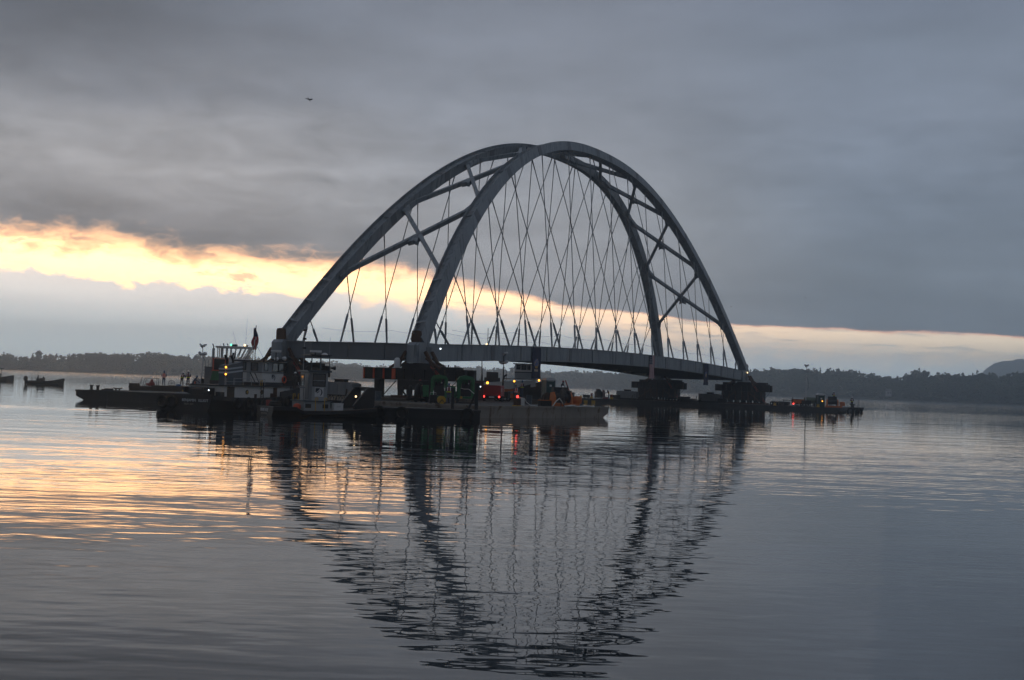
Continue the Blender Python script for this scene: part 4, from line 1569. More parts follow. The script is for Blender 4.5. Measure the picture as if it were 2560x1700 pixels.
    rg = MB().torus((0, 0, 0), .26, .06, 'y', 16, 6).build('life_ring', ORANGE, o, smooth=True, loc=(11.0, -1.55, 2.62))
    MB().path([(7.4, -1.83, 1.05), (7.4, -1.83, 2.4)], .03, 5).path([(7.75, -1.83, 1.05), (7.75, -1.83, 2.4)], .03, 5).build('ladder_rail', BLACK, o)
    for k in range(5):
        MB().tube((7.4, -1.83, 1.2+.25*k), (7.75, -1.83, 1.2+.25*k), .018, 4).build('rung', BLACK, o)
    MB().box(2.0, 2.5, -1.9, -1.4, 1.04, 1.5).build('bitt_post', BLACK, o)
    for x, z0, w_ in ((3.3, 1.02, .5), (6.6, 1.02, .35), (8.8, 1.1, .6)):
        MB().box(x, x+w_, -1.765, -1.752, z0, z0+.35).build('rust_stain', RUST, dh)
    for x, s_ in ((3.0, .38), (4.4, .40), (5.6, .36), (6.8, .40), (8.6, .40), (10.2, .38), (11.8, .36)):
        tyre(o, (x, -(2.84 if x < 9 else 2.84-.22*(x-9)), .62+.05*max(0, x-7)), 'y', s_)
    for y in (2.1, 1.2):
        tyre(o, (-.12, y, .62), 'x', .42)
    tyre(o, (1.0, 2.75, .7), 'y', .42)
    f = facing(-1, 0)
    text('BENJAMIN', .30, LETTERW, o, (-.012, -.42, .80), f)
    text('ELLIOT', .30, LETTERW, o, (-.012, -1.82, .80), f)
    text('TROY, N.Y.', .20, LETTERD, o, (-.012, -.42, .50), f)
    return o


tug = large_tug()


def cloth(name, label, cat, loc, rot, w, h, paint, nx=14, nz=26, wave=.06, gather=1.0, group=None):
    """hanging cloth built as a real thin sheet; paint(u, v) gives the material slot"""
    mats = [FLAGB, FLAGR, FLAGW, FLAGE, FLAGE2]
    me = bpy.data.meshes.new(name)
    V, Fc, mi = [], [], []
    for sgn in (0, 1):
        for j in range(nz+1):
            v = j/nz
            for i in range(nx+1):
                u = i/nx
                y = wave*math.sin(u*9+v*2.2)*(.3+v*.7) + .03*math.sin(v*7+u*3) + sgn*.012
                k = gather + (1-gather)*min(1, v*1.3)*.0
                V.append((w*(u-.5)*k, y, -h*v))
    n1 = (nx+1)*(nz+1)
    for sgn in (0, 1):
        for j in range(nz):
            for i in range(nx):
                a_ = sgn*n1 + j*(nx+1)+i
                q = (a_, a_+1, a_+nx+2, a_+nx+1)
                Fc.append(q if sgn else q[::-1])
                mi.append(paint((i+.5)/nx, (j+.5)/nz))
    me.from_pydata(V, [], Fc)
    for mm in mats:
        me.materials.append(mm)
    me.polygons.foreach_set('material_index', mi)
    me.polygons.foreach_set('use_smooth', [True]*len(Fc))
    o = link(name, me, None, loc, rot)
    return tag(o, label, cat, group)


# limp flag on the tug's pole: gathered along the pole, so a narrow drooping bundle
def limp_flag():
    V, Fc, mi = [], [], []
    nz, n = 22, 14
    for j in range(nz+1):
        v = j/nz
        r = .03 + .30*min(1, v*1.5)*(1-.65*max(0, v-.62)/.38)
        cx = .10*v + .04*math.sin(v*6)
        for i in range(n):
            a_ = 2*math.pi*i/n
            rr = r*(1+.28*math.sin(a_*3+v*4))
            V.append((cx+rr*math.cos(a_)*.9, rr*math.sin(a_)*.45, -1.85*v))
    for j in range(nz):
        for i in range(n):
            Fc.append((j*n+i, j*n+(i+1) % n, (j+1)*n+(i+1) % n, (j+1)*n+i))
            mi.append(0 if j < 9 else (1 if (i + j//6) % 3 else 2))
    me = bpy.data.meshes.new('flag')
    me.from_pydata(V, [], Fc)
    for mm in (FLAGB, FLAGR, FLAGW):
        me.materials.append(mm)
    me.polygons.foreach_set('material_index', mi)
    me.polygons.foreach_set('use_smooth', [True]*len(Fc))
    p = Matrix.Translation((-25.4, 109.2, 0)) @ Matrix.Rotation(R(64), 4, 'Z') @ Vector((8.6, -.2, 6.9))
    o = link('flag', me, None, p - Vector((.08, .1, 0)))
    tag(o, 'limp stars and stripes flag drooping from the pole on the tug wheelhouse', 'flag')


limp_flag()


# ------------------------------------------------------------------ small tug in front
def small_tug():
    o = thing('tugboat', 'small low tug with tall grey wheelhouse, lettered raised stern and slanting black push knees', 'tugboat', (-18.25, 103.6, 0), R(28))
    S = [(0, 2.3, .64), (.3, 2.4, .64), (1.8, 2.42, .63), (2.3, 2.42, .40), (4, 2.42, .40), (6, 2.4, .50), (7.2, 2.35, .62), (8.2, 2.2, .72)]
    boat_hull(S, -.8).build('hull', HULLB, o)
    rail_strip(S[3:], 0, .05, .16, .14).build('deck_edge', TIMBER, o)
    rail_strip(S[:3], 0, .06, .12, .10).build('stern_bulwark', BLACK, o)
    tyre(o, (-.14, 1.75, .32), 'x', .36)
    m = MB()
    m.prism([(2.7, -1.35), (4.75, -1.35), (4.75, 1.35), (2.7, 1.35)], .42, 1.10, 'z')
    dh = m.build('deckhouse', GREYW, o)
    MB().box(2.55, 4.85, -1.45, 1.45, 1.10, 1.18).build('house_top', BLUEGR, dh)
    for x in (3.0, 4.35):
        MB().box(x-.22, x+.22, -1.38, -1.35, .62, .92).build('vent', BLACK, dh)
    # tall wheelhouse
    m = MB()
    m.prism([(3.15, -1.0), (4.6, -1.0), (4.6, 1.0), (3.15, 1.0)], 1.18, 3.30, 'z')
    wh = m.build('wheelhouse', GREYW, o)
    MB().box(2.95, 4.85, -1.15, 1.15, 3.30, 3.44).build('roof', BLUEGR, wh)
    window(wh, 3.45, 4.38, -1.0, 2.28, 3.14)
    MB().box(3.45, 4.38, -1.04, -1.005, 2.66, 2.70).build('sill_bar', GREYW, wh)
    window_x(wh, .15, .82, 3.15, 2.25, 3.08)
    window_x(wh, -.8, .8, 4.6, 2.25, 3.1, 1)
    window(wh, 3.4, 4.4, 1.0, 2.25, 3.1, 1)
    MB().box(3.10, 3.15, -.95, -.25, 1.25, 3.15).build('door', BLUEGR, wh)
    MB().box(3.15, 3.36, -1.04, -1.0, 1.2, 3.2).build('corner_trim', TANKG, wh)
    MB().path([(3.08, -.05, 1.2), (3.06, -.02, 2.1), (3.1, .2, 2.16)], .035, 5).build('hose', TANKG, wh)
    MB().box(3.10, 3.15, -.2, 1.0, 2.08, 2.16).build('band', BLUEGR, wh)
    logo(wh, (3.95, -1.007, 1.82), (math.pi/2, 0, 0), .70)
    for i, (x, z, ww, hh) in enumerate(((4.12, 2.90, .20, .07), (4.05, 2.54, .16, .16), (4.0, 2.38, .10, .06))):
        MB().box(x-ww/2, x+ww/2, -1.004, -.985, z-hh/2, z+hh/2).build('paper_notice', PLATEW, wh)
    # roof frame, radar, masts
    for x in (3.3, 4.7):
        for y in (-.95, .95):
            MB().tube((x, y, 3.44), (x, y, 4.55), .04, 6).build('frame_post', BLUEGR, o)
    for y in (-.95, .95):
        for z in (4.0, 4.5):
            MB().tube((3.3, y, z), (4.7, y, z), .028, 5).build('frame_rail', BLUEGR, o)
    MB().tube((4.0, -.95, 3.44), (4.0, -.95, 4.55), .06, 6).build('frame_post', BLUEGR, o)
    MB().box(3.15, 4.85, -1.05, 1.05, 4.55, 4.61).build('frame_top', BLACK, o)
    MB().box(3.5, 4.35, -.12, .12, 4.80, 4.96).build('radar_bar', PLATEW, o)
    MB().tube((3.9, 0, 4.61), (3.9, 0, 4.8), .06, 6).build('radar_post', BLACK, o)
    MB().lathe([(.26, 0), (.22, .1), (.08, .17)], (4.5, -.4, 4.61), 10).build('antenna_dome', PLATEW, o)
    MB().tube((3.2, .55, 3.42), (3.2, .55, 6.7), .035, 6).build('mast', GREYW, o)
    for z in (5.1, 5.8, 6.45):
        MB().box(3.08, 3.32, .45, .65, z-.07, z+.07).build('mast_lamp', BLACK, o)
    MB().tube((4.7, -.9, 4.6), (4.7, -.9, 5.95), .014, 4).build('whip_antenna', GREYW, o)
    MB().lathe([(.05, -.2), (.14, .1), (.16, .16)], (5.0, -1.0, 3.65), 8, 'x').build('loud_hailer', BLACK, o)
    MB().path([(3.4, .5, 3.5), (3.7, .4, 3.85), (4.2, .4, 3.9), (4.6, .4, 3.6)], .16, 6).build('rolled_canvas', CANVAS, o)
    # yellow handrails
    for x in (3.3, 4.0):
        m = MB()
        m.path([(x, -2.1, .42), (x, -2.1, 1.35), (x+.1, -2.05, 1.42), (x+.22, -2.0, 1.35), (x+.22, -1.9, 1.2)], .035, 6)
        m.build('yellow_handrail', YELLOW, o)
    for x in (2.7, 3.1):
        MB().path([(x, 1.2, 1.18), (x, 1.2, 1.62), (x+.12, 1.2, 1.66), (x+.16, 1.2, 1.4)], .035, 6).build('yellow_handrail', YELLOW, o)
    # push knees on the bow
    for y in (-1.55, 1.25):
        m = MB()
        m.prism([(6.6, .60), (7.9, .70), (8.15, .9), (8.15, 2.25), (7.6, 2.25), (6.5, .9)], y-.16, y+.16, 'y')
        m.build('push_knee', BLACK, o)
    MB().box(8.0, 8.16, -1.39, 1.09, 2.0, 2.3).build('knee_beam', BLACK, o)
    lamp_bulb('deck_lamp', WARML, o, (7.3, 0, 1.55), .07)
    MB().tube((7.3, 0, .6), (7.3, 0, 1.5), .04, 6).build('lamp_post', BLACK, o)
    f = facing(-1, 0)
    text('MAME FAYE', .34, LETTERW, o, (-.012, -.25, .40), f, .22, xs=1.02)
    text('TROY, NEW YORK', .16, LETTERD, o, (-.012, -.25, .14), f)
    return o


small_tug()

# clutter on the small tug
def local(o, p):
    return Matrix.Translation(o.location) @ o.rotation_euler.to_matrix().to_4x4() @ Vector(p)


stug = [x for x in COL.objects if x.name.startswith('tugboat')][-1]
m = MB()
m.torus((0, 0, .12), .38, .12, 'z', 16, 7).torus((0, 0, .30), .33, .10, 'z', 16, 7)
tag(m.build('coiled_line', CANVAS, smooth=True, loc=local(stug, (1.1, .6, .66))), 'dark coil of thick line on the stern deck of the small tug', 'coiled line')
m = MB()
m.lathe([(.08, 0), (.26, .10), (.31, .27), (.26, .44), (.09, .52)], n=12)
tag(m.build('mooring_buoy', ORANGE, smooth=True, loc=local(stug, (2.3, -.9, .42))), 'round orange buoy beside the grey deckhouse of the small tug', 'buoy')
m = MB()
m.lathe([(.2, 0), (.22, .4), (.2, .44)], n=10)
tag(m.build('rope_spool', REDBR, smooth=True, loc=local(stug, (.9, 1.5, .66))), 'small dull red spool near the stern of the small tug', 'spool')
bx = thing('cool_box', 'white box with a handle at the front end of the small tug deckhouse', 'box', local(stug, (5.25, -1.5, .45)), R(28))
MB().box(-.35, .35, -.3, .3, 0, .50).build('body', PLATEW, bx)
MB().box(-.37, .37, -.32, .32, .50, .58).build('lid', PLATEW, bx)
MB().box(-.15, .15, -.335, -.305, .3, .34).build('handle', GREYW, bx)

tyres = []
for x, zz in ((2.6, .34), (4.4, .32), (9.6, .34)):
    tyres.append(MB().torus((0, 0, 0), .42, .14, 'y', 16, 7).build('tyre_fender', RUBBER, small_b, smooth=True, loc=(x, -.20, zz)))


# ------------------------------------------------------------------ push boat with a raised glass pilothouse, beyond the workers
def pilothouse_boat():
    o = thing('push_boat', 'pale push boat whose raised glass pilothouse shows against the sky', 'push boat', (-38.6, 173.4, 0), 0.0)
    S = [(0, 2.3, .9), (1, 2.6, .9), (6, 2.7, .9), (10.5, 2.5, 1.1), (11.5, 2.2, 1.3)]
    boat_hull(S, -.8).build('hull', HULLB, o)
    MB().box(1.5, 9.4, -1.9, 1.9, .9, 2.7).build('deckhouse', GREYW, o)
    m = MB()
    m.prism([(2.2, 2.7), (6.9, 2.7), (6.4, 4.35), (2.2, 4.35)], -1.7, 1.7, 'y')
    m.build('pilothouse_base', GREYW, o)
    MB().box(2.3, 5.7, -1.65, 1.65, 4.35, 4.85).build('sill_wall', WHITE, o)
    # open glass band: uprights only, so that the sky shows through
    pst = [(2.45, 2.45), (3.0, 3.0), (3.5, 3.5), (4.0, 4.05), (4.35, 4.75), (4.75, 5.30), (5.25, 5.85), (5.6, 6.3)]
    for y in (-1.55, 1.55):
        for x0, x1 in pst:
            MB().beam((x0, y, 4.85), (x1, y, 6.12), .11, .11, (0, 1, 0)).build('window_post', WHITE, o)
    for y in (-.5, .5):
        MB().beam((5.6, y, 4.85), (6.3, y, 6.12), .11, .11, (0, 1, 0)).build('window_post', WHITE, o)
        MB().beam((2.45, y, 4.85), (2.45, y, 6.12), .11, .11, (0, 1, 0)).build('window_post', WHITE, o)
    MB().box(2.2, 6.5, -1.75, 1.75, 6.12, 6.36).build('roof', WHITE, o)
    st_ = MB().tube((1.85, -1.2, 2.7), (1.85, -1.2, 6.05), .17, 10).build('exhaust_stack', GREYW, o, smooth=True)
    MB().path([(1.85, -1.2, 6.0), (1.86, -1.2, 6.3), (1.72, -1.2, 6.6)], .07, 6).build('exhaust_pipe', BLACK, st_)
    MB().box(4.1, 4.75, -1.5, -1.0, 6.36, 6.62).build('lamp_housing', BLUEGR, o)
    lamp_bulb('side_lamp', LEDG, o, (4.05, -1.55, 6.55), .12)
    MB().box(5.6, 6.1, -1.5, -1.1, 6.36, 6.6).build('lamp_housing', GREYW, o)
    lamp_bulb('side_lamp', WARML, o, (5.75, -1.58, 6.55), .12)
    MB().tube((4.6, -.6, 6.36), (4.05, -.6, 8.2), .015, 4).build('whip_antenna', GREYW, o)
    MB().tube((5.6, -.4, 6.36), (5.72, -.4, 9.9), .015, 4).build('whip_antenna', GREYW, o)
    for x in (3.1, 3.6):
        MB().path([(x, -1.2, 6.36), (x, -1.2, 6.5), (x-.1, -1.2, 6.68)], .06, 6).build('horn', BLACK, o)
    MB().box(4.0, 4.3, -.3, .3, 4.4, 5.6).build('helm_seat', DARKST, o)
    return o


pilothouse_boat()


# ------------------------------------------------------------------ third tug, under the arch beyond the bridge
def third_tug():
    o = thing('tugboat', 'distant white tug seen under the bridge deck, wheelhouse high behind a rising bow', 'tugboat', (-10.6, 213, 0), 0.0)
    S = [(0, 2.4, 1.2), (1, 2.6, 1.15), (7, 2.7, 1.2), (11, 2.4, 1.9), (13.5, 1.6, 2.6), (15.4, .4, 3.1)]
    boat_hull(S, -1.0).build('hull', HULLB, o)
    rail_strip(S, 0, .3, .1, .1).build('bulwark', BLACK, o)
    m = MB()
    m.prism([(5.2, 1.2), (14.4, 2.6), (14.4, 3.55), (5.2, 2.9)], -1.5, 1.5, 'y')
    m.build('deckhouse', WHITE, o)
    MB().box(9.6, 14.9, -1.75, 1.75, 3.6, 3.72).build('boat_deck', BLACK, o)
    m = MB()
    m.prism([(11.2, -1.4), (13.6, -1.4), (14.4, -.7), (14.4, .7), (13.6, 1.4), (11.2, 1.4)], 3.72, 4.65, 'z')
    wh = m.build('wheelhouse', GREYW, o)
    MB().box(11.15, 14.2, -1.43, 1.43, 4.65, 4.78).build('trim_band', BLACK, wh)
    m = MB()
    m.prism([(11.2, -1.38), (13.6, -1.38), (14.3, -.7), (14.3, .7), (13.6, 1.38), (11.2, 1.38)], 4.78, 5.95, 'z')
    m.build('upper_cabin', WHITE, wh)
    window(wh, 11.45, 12.0, -1.38, 5.15, 5.75)
    window(wh, 12.2, 12.9, -1.38, 5.1, 5.8)
    window(wh, 13.05, 13.5, -1.38, 5.1, 5.8)
    m = MB()
    m.prism([(10.9, -1.6), (13.9, -1.6), (14.8, -.8), (14.8, .8), (13.9, 1.6), (10.9, 1.6)], 5.95, 6.06, 'z')
    m.build('roof', BLACK, wh)
    MB().box(6.6, 9.0, -.9, .9, 2.9, 3.75).box(6.9, 8.7, -.8, .8, 3.75, 4.6).build('funnel', BLACK, o)
    MB().path([(9.4, -.6, 3.2), (9.6, -.6, 4.0), (10.0, -.6, 4.3)], .15, 7).build('vent_pipe', BLACK, o)
    MB().tube((6.2, 0, 2.8), (6.2, 0, 4.4), .22, 8, .10).tube((6.2, 0, 4.4), (6.1, 0, 6.9), .10, 8, .05).build('mast', BLACK, o)
    for x in np.arange(1.2, 6, .55):
        MB().tube((x, -1.5, 1.2), (x, -1.5, 2.5), .02, 4).build('stanchion', GREYW, o)
    MB().tube((1.2, -1.5, 2.5), (6, -1.5, 2.6), .02, 4).build('hand_rail', GREYW, o)


third_tug()


# ------------------------------------------------------------------ boats out on the left
def rib_boat():
    p = spot(112, 238, 0)
    o = thing('inflatable_boat', 'dark rigid inflatable boat with big outboard, heading right on open water', 'inflatable boat', (p.x-3.3, p.y, 0), 0.0)
    S = [(.5, 1.0, .35), (4.5, 1.0, .38), (5.8, .7, .55), (6.5, .2, .8)]
    boat_hull(S, -.3).build('hull', BLACK, o)
    m = MB()
    for sd in (-1, 1):
        m.path([(.3, sd*1.15, .42), (2, sd*1.15, .42), (4.2, sd*1.12, .46), (5.3, sd*.9, .62), (6.1, sd*.5, .85), (6.45, 0, .98)], .26, 9)
    m.build('inflatable_collar', RUBBER, o, smooth=True)
    MB().box(1.9, 2.5, -.35, .35, .35, 1.05).box(2.5, 3.2, -.4, .4, .35, 1.15).build('console', BLACK, o)
    MB().box(3.0, 3.05, -.4, .4, 1.15, 1.4).build('windscreen', GLASS, o)
    m = MB()
    m.lathe([(.18, 0), (.33, .12), (.36, .5), (.30, .78), (.14, .86)], (0, 0, .55), 12)
    m.box(-.13, .13, -.12, .12, -.5, .55)
    m.build('outboard_motor', BLACK, o, smooth=True)
    MB().tube((.95, .4, .4), (.95, .4, 1.2), .025, 5).build('light_pole', BLACK, o)
    MB().tube((4.0, 0, .4), (4.0, 0, .95), .05, 6).build('bow_bitt', BLACK, o)
    person('person sitting at the console of the inflatable boat, dark against the water', (o.location.x+2.2, p.y-.42, .72), -math.pi/2, 'sit', DARKCL, DARKCL)


def work_boat():
    p = spot(33, 272, 0)
    o = thing('work_boat', 'small grey boat with a wheelhouse, cut off by the left edge', 'boat', (p.x-7.2, p.y, 0), 0.0)
    S = [(0, 1.0, .6), (1, 1.2, .58), (4, 1.25, .65), (6, .8, .92), (7.3, .08, 1.22)]
    boat_hull(S, -.4).build('hull', HULLG, o)
    rail_strip(S, 0, .08, .1, .06).build('rub_rail', BLACK, o)
    MB().box(2.6, 4.6, -.8, .8, .7, 1.5).build('cabin', TANKG, o)
    m = MB()
    for x in (2.65, 3.6, 4.5):
        for y in (-.75, .75):
            m.beam((x, y, 1.5), (x+.05, y, 2.45), .1, .1, (0, 1, 0))
    m.build('window_post', BLACK, o)
    MB().box(2.4, 5.0, -.95, .95, 2.45, 2.58).build('roof', BLACK, o)
    MB().tube((3.2, 0, 2.58), (3.2, 0, 3.3), .03, 5).build('mast', BLACK, o)


rib_boat()
work_boat()


# ------------------------------------------------------------------ deck equipment
def light_tower(label, loc, rz, top, lit=False):
    o = thing('light_tower', label, 'light tower', loc, rz)
    MB().box(-.75, .75, -.5, .5, .35, 1.05).build('cart_body', DARKST, o)
    for x in (-.5, .5):
        for y in (-.58, .58):
            w = MB().torus((0, 0, 0), .2, .08, 'y', 12, 6).build('wheel', RUBBER, o, loc=(x, y, .28))
            MB().lathe([(.14, -.05), (.14, .05)], n=8, axis='y').build('rim', GREYW, w)
    H = top
    m = MB()
    m.tube((0, 0, 1.05), (0, 0, H*.42), .10, 8)
    m.tube((0, 0, H*.42), (0, 0, H*.72), .075, 8)
    m.tube((0, 0, H*.72), (0, 0, H-.2), .05, 8)
    m.build('mast', ALU if not lit else BLACK, o)
    hd = MB().beam((-.36, 0, H-1.05), (.36, 0, H-1.05), .07, .07).beam((-.28, 0, H-.15), (.28, 0, H-.15), .07, .07).build('lamp_bar', BLACK, o)
    for x, z, tl in ((-.24, H-.95, .3), (.24, H-.95, -.2), (-.18, H-.05, .5), (.16, H+.02, -.6)):
        l = MB().lathe([(.06, -.12), (.26, -.06), (.30, .10), (.27, .12)], n=12, axis='y').build('flood_lamp', PLATEW if lit else ALU, hd, loc=(x, 0, z), rot=(R(-50+tl*30), 0, R(160*tl)))
    MB().path([(.08, 0, H*.72), (.35, 0, H*.62), (.40, 0, H*.45), (.1, 0, H*.40)], .02, 5).build('cable', RUBBER, o)
    return o


light_tower('light tower on the timber barge beside the crouching worker', spot(503, 160, 1.28), .4, 4.85)
light_tower('light tower with pale lamp heads rising behind the dark red generator', spot(1256, 154.2, .955), -.3, 5.3, True)
light_tower('tall thin light tower at the right end of the far barge', on_s(2014, 54.5, .75), .2, 7.0)


def generator():
    p = spot(1229, 149.5, .955)
    o = thing('trailer_generator', 'dark red trailer generator with two red tail lamps and a lit amber beacon', 'generator', p, R(-8))
    m = MB()
    m.prism([(-.95, .55), (.95, .55), (.95, 1.62), (.85, 1.74), (-.85, 1.74), (-.95, 1.62)], -.0, 2.6, 'y')
    b = m.build('body', REDBODY, o)
    MB().box(-.9, .9, -.06, 2.5, .35, .54).build('chassis', BLACK, o)
    MB().box(-.98, .98, -.12, -.02, .28, .62).build('bumper', BLACK, o)
    for x in (-.98, .98):
        for y in (.9, 1.6):
            w = MB().torus((0, 0, 0), .22, .09, 'x', 14, 6).build('wheel', RUBBER, o, loc=(x, y, .30))
            MB().lathe([(.15, -.05), (.15, .05)], n=10, axis='x').build('rim', GREYW, w)
    for x in (-.82, .82):
        lamp_bulb('tail_lamp', REDL, o, (x, -.16, .52), .10)
    MB().box(-.28, .28, -.15, -.12, .40, .54).build('number_plate', PLATEW, o)
    MB().box(-.7, .7, -.03, 0, .8, 1.5).build('rear_door', REDBODY, b)
    for z in (1.3, 1.1):
        MB().box(.955, .97, .4, .9, z, z+.12).build('decal', PLATEW, b)
    MB().box(.2, .7, .2, .8, 1.74, 1.80).build('top_vent', PLATEW, b)
    MB().tube((-.55, .2, 1.74), (-.55, .2, 1.86), .04, 6).build('beacon_post', BLACK, o)
    lamp_bulb('beacon', AMBER, o, (-.55, .2, 1.98), .13)


generator()


def pump_set(label, px, D, z, rz):
    p = spot(px, D, z)
    o = thing('pump_engine', label, 'engine', p, rz)
    MB().box(-.95, .95, -.7, .7, .0, .12).box(-.9, -.7, -.7, .7, .12, .5).box(.7, .9, -.7, .7, .12, .5).build('skid', BLACK, o)
    m = MB()
    m.prism([(-.85, .45), (.85, .45), (.78, .62), (-.78, .62)], -.72, .72, 'y')
    m.build('base_tray', GREEN, o)
    MB().lathe([(.12, -.74), (.12, -.72)], n=10, axis='y').build('badge', YELLOW, o, loc=(-.45, 0, .54))
    m = MB()
    for x in (-.78, .50):
        m.box(x, x+.26, -.62, -.50, .62, 2.15)
        m.box(x, x+.26, .50, .62, .62, 2.15)
    m.prism([(-.78, 2.15), (.76, 2.15), (.56, 2.42), (-.1, 2.55), (-.60, 2.42)], -.62, .62, 'y')
    m.build('cowl_frame', GREEN, o)
    m = MB()
    m.box(-.48, .46, -.5, .5, .66, 1.35)
    m.box(-.40, .38, -.42, .42, 1.35, 1.75)
    for x in (-.3, -.05, .2):
        m.tube((x, -.46, 1.5), (x, -.52, 1.9), .07, 6)
    m.lathe([(.30, -.55), (.30, -.5)], (-.05, 0, 1.0), 12, 'y')
    m.lathe([(.16, -.56), (.16, -.5)], (.25, 0, 1.45), 10, 'y')
    m.build('engine_block', BLACK, o)
    MB().box(-.50, .48, .1, .48, 1.36, 2.14).build('radiator', GREEN, o)
    MB().tube((.3, 0, 1.75), (.3, 0, 2.12), .12, 8).build('air_filter', BLACK, o)
    MB().path([(.70, .3, 2.3), (.70, .3, 2.65), (.80, .3, 2.75)], .05, 6).build('exhaust_pipe', BLACK, o)
    MB().box(-1.5, -.95, -.5, .5, .5, 1.55).build('fuel_tank', GREEN, o)
    MB().lathe([(.03, -.02), (.05, 0), (.03, .02)], (.2, -.6, 1.8), 8, 'y').build('gauge', PLATEW, o)
    return o


pump_set('green framed pump engine beside the man in the lit vest, left of the pair', 1097, 126.0, 1.0, .05)
pump_set('green framed pump engine nearest the dark red generator, right of the pair', 1163, 127.0, 1.0, .12)

# hose heap beside the pumps
m = MB()
for k, (x, y, r0) in enumerate(((0, 0, .62), (.5, .1, .60), (-.55, .1, .55), (.1, .35, .64))):
    m.torus((x, y, .72+.05*k), r0, .17, 'x', 16, 7)
m.torus((.95, 0, .55), .42, .16, 'x', 14, 7)
for k in range(4):
    m.torus((.2*k-.3, -.15, .28), .55, .13, 'z', 16, 6)
m.path([(-.9, 0, .5), (-1.2, -.1, .9), (-1.1, -.1, 1.3)], .08, 6)
tag(m.build('hose_heap', RUBBER, smooth=True, loc=spot(1040, 126.0, 1.0)), 'black heap of thick coiled hose on deck, left of the green pump engines', 'hose')
reel = thing('hose_reel', 'small yellow reel on deck by the knees of the man in the lit vest', 'reel', spot(1103, 118.4, 1.0), .3)
MB().lathe([(.34, -.2), (.34, -.14), (.16, -.12), (.16, .12), (.34, .14), (.34, .2)], (0, 0, .36), 14, 'y').build('spool', YELLOW, reel)
MB().beam((-.3, -.24, 0), (0, -.24, .4), .05, .05).beam((.3, -.24, 0), (0, -.24, .4), .05, .05).beam((-.3, .24, 0), (0, .24, .4), .05, .05).beam((.3, .24, 0), (0, .24, .4), .05, .05).build('stand', BLACK, reel)

# posts on the small black barge
for px, ytop, w, lab in ((1131, 972, .24, 'black mooring post on the small barge, right beside the man in the lit vest'), (1190, 960, .28, 'tall black braced post at the right end of the small tyre hung barge')):
    D = 113.2
    p = spot(px, D, .72)
    hh = height(px, ytop, D)-.72
    t = thing('mooring_post', lab, 'post', p, R(4))
    MB().box(-w/2, w/2, -w/2, w/2, 0, hh).build('shaft', BLACK, t)
    MB().box(-w/2-.06, w/2+.06, -w/2-.06, w/2+.06, hh, hh+.06).build('cap', BLACK, t)
    if px > 1150:
        MB().beam((-.62, 0, 0.05), (-.1, 0, hh*.62), .16, .16, (0, 1, 0)).build('diagonal_brace', DARKST, t)

# orange compressor behind the men, bollard with rope, crate
p = spot(1278, 161, .955)
t = thing('compressor', 'orange compressor with pale side panel behind the two vested workers', 'compressor', p, .1)
MB().prism([(-.85, .3), (.85, .3), (.85, 1.1), (.6, 1.35), (-.85, 1.35)], -.6, .6, 'y').build('body', WINCHO, t)
MB().box(-.5, .55, -.63, -.6, .85, 1.12).build('side_panel', TANKG, t)
for x in (-.5, .5):
    MB().torus((x, -.62, .25), .18, .07, 'y', 12, 6).build('wheel', RUBBER, t)

p = Vector((.62, 121.4, 1.0))
t = thing('bollard', 'short timber bollard with a red lamp on top, at the rusty barge edge', 'bollard', p, R(56))
MB().box(-.22, .22, -.22, .22, 0, .72).build('post', RUST, t)
MB().box(-.3, .3, -.3, .3, 0, .08).build('foot', YELLOW, t)
lamp_bulb('lamp', REDL, t, (-.1, -.1, .83), .11)
m = MB()
for k in range(4):
    m.path([(.30+.07*k, -.25, .70), (.32+.07*k, -.28, .35), (.33+.075*k, -.27, .10), (.37+.07*k, -.25, .08), (.38+.07*k, -.25, .4), (.36+.07*k, -.25, .70)], .035, 5)
m.path([(0, -.05, .70), (.3, -.2, .74), (.6, -.2, .70), (.9, .1, .35), (1.3, .3, .12), (2.0, .5, .05)], .035, 5)
tag(m.build('mooring_rope', ROPEW, smooth=True, loc=p, rot=(0, 0, R(15))), 'white rope looped over the timber bollard and trailing off', 'rope')
m = MB()
m.path([(0, 0, .04), (.3, .2, .5), (.6, .4, .75), (.8, .6, .5), (1.1, .75, .05), (1.8, 1.5, .05), (2.6, 2.2, .06), (3.1, 3.0, .10), (3.6, 3.5, .06), (4.0, 4.2, .05)], .055, 6)
for k in range(5):
    m.torus((1.4+.12*k, 1.05+.14*k, .06+.02*k), .22, .05, 'z', 12, 5)
tag(m.build('mooring_rope', ROPEW, smooth=True, loc=(3.9, 126.6, 1.0), rot=(0, 0, R(0))), 'white rope lying along the barge edge in front of the orange winch', 'rope')


def toilet(label, loc, rz, base=0.0):
    o = thing('portable_toilet', label, 'portable toilet', loc, rz)
    if base:
        MB().box(-.75, .75, -.75, .75, -base, 0).build('platform', TIMBER, o)
    MB().box(-.58, .58, -.58, .58, 0, 2.05).build('cabin', TOILETG, o)
    for x in (-.58, .58):
        for y in (-.58, .58):
            MB().box(x-.04, x+.04, y-.04, y+.04, 0, 2.06).build('corner_trim', TANKG, o)
    d = MB().box(-.42, .42, -.615, -.58, .08, 1.92).build('door', TOILETG, o)
    MB().box(-.14, .14, -.63, -.615, 1.32, 1.55).build('notice', PLATEW, d)
    MB().box(.28, .36, -.65, -.615, .95, 1.05).build('handle', BLACK, d)
    for k in range(5):
        MB().box(-.40+.17*k, -.28+.17*k, -.62, -.585, 1.95, 2.02).build('vent', TOILETW, o)
    MB().box(.585, .61, -.12, .12, 1.25, 1.5).build('notice', PLATEW, o)
    m = MB()
    m.prism([(-.64, 2.06), (.64, 2.06), (.60, 2.22), (.3, 2.34), (-.3, 2.34), (-.60, 2.22)], -.64, .64, 'y')
    m.build('roof', TOILETW, o)
    lamp = None
    return o


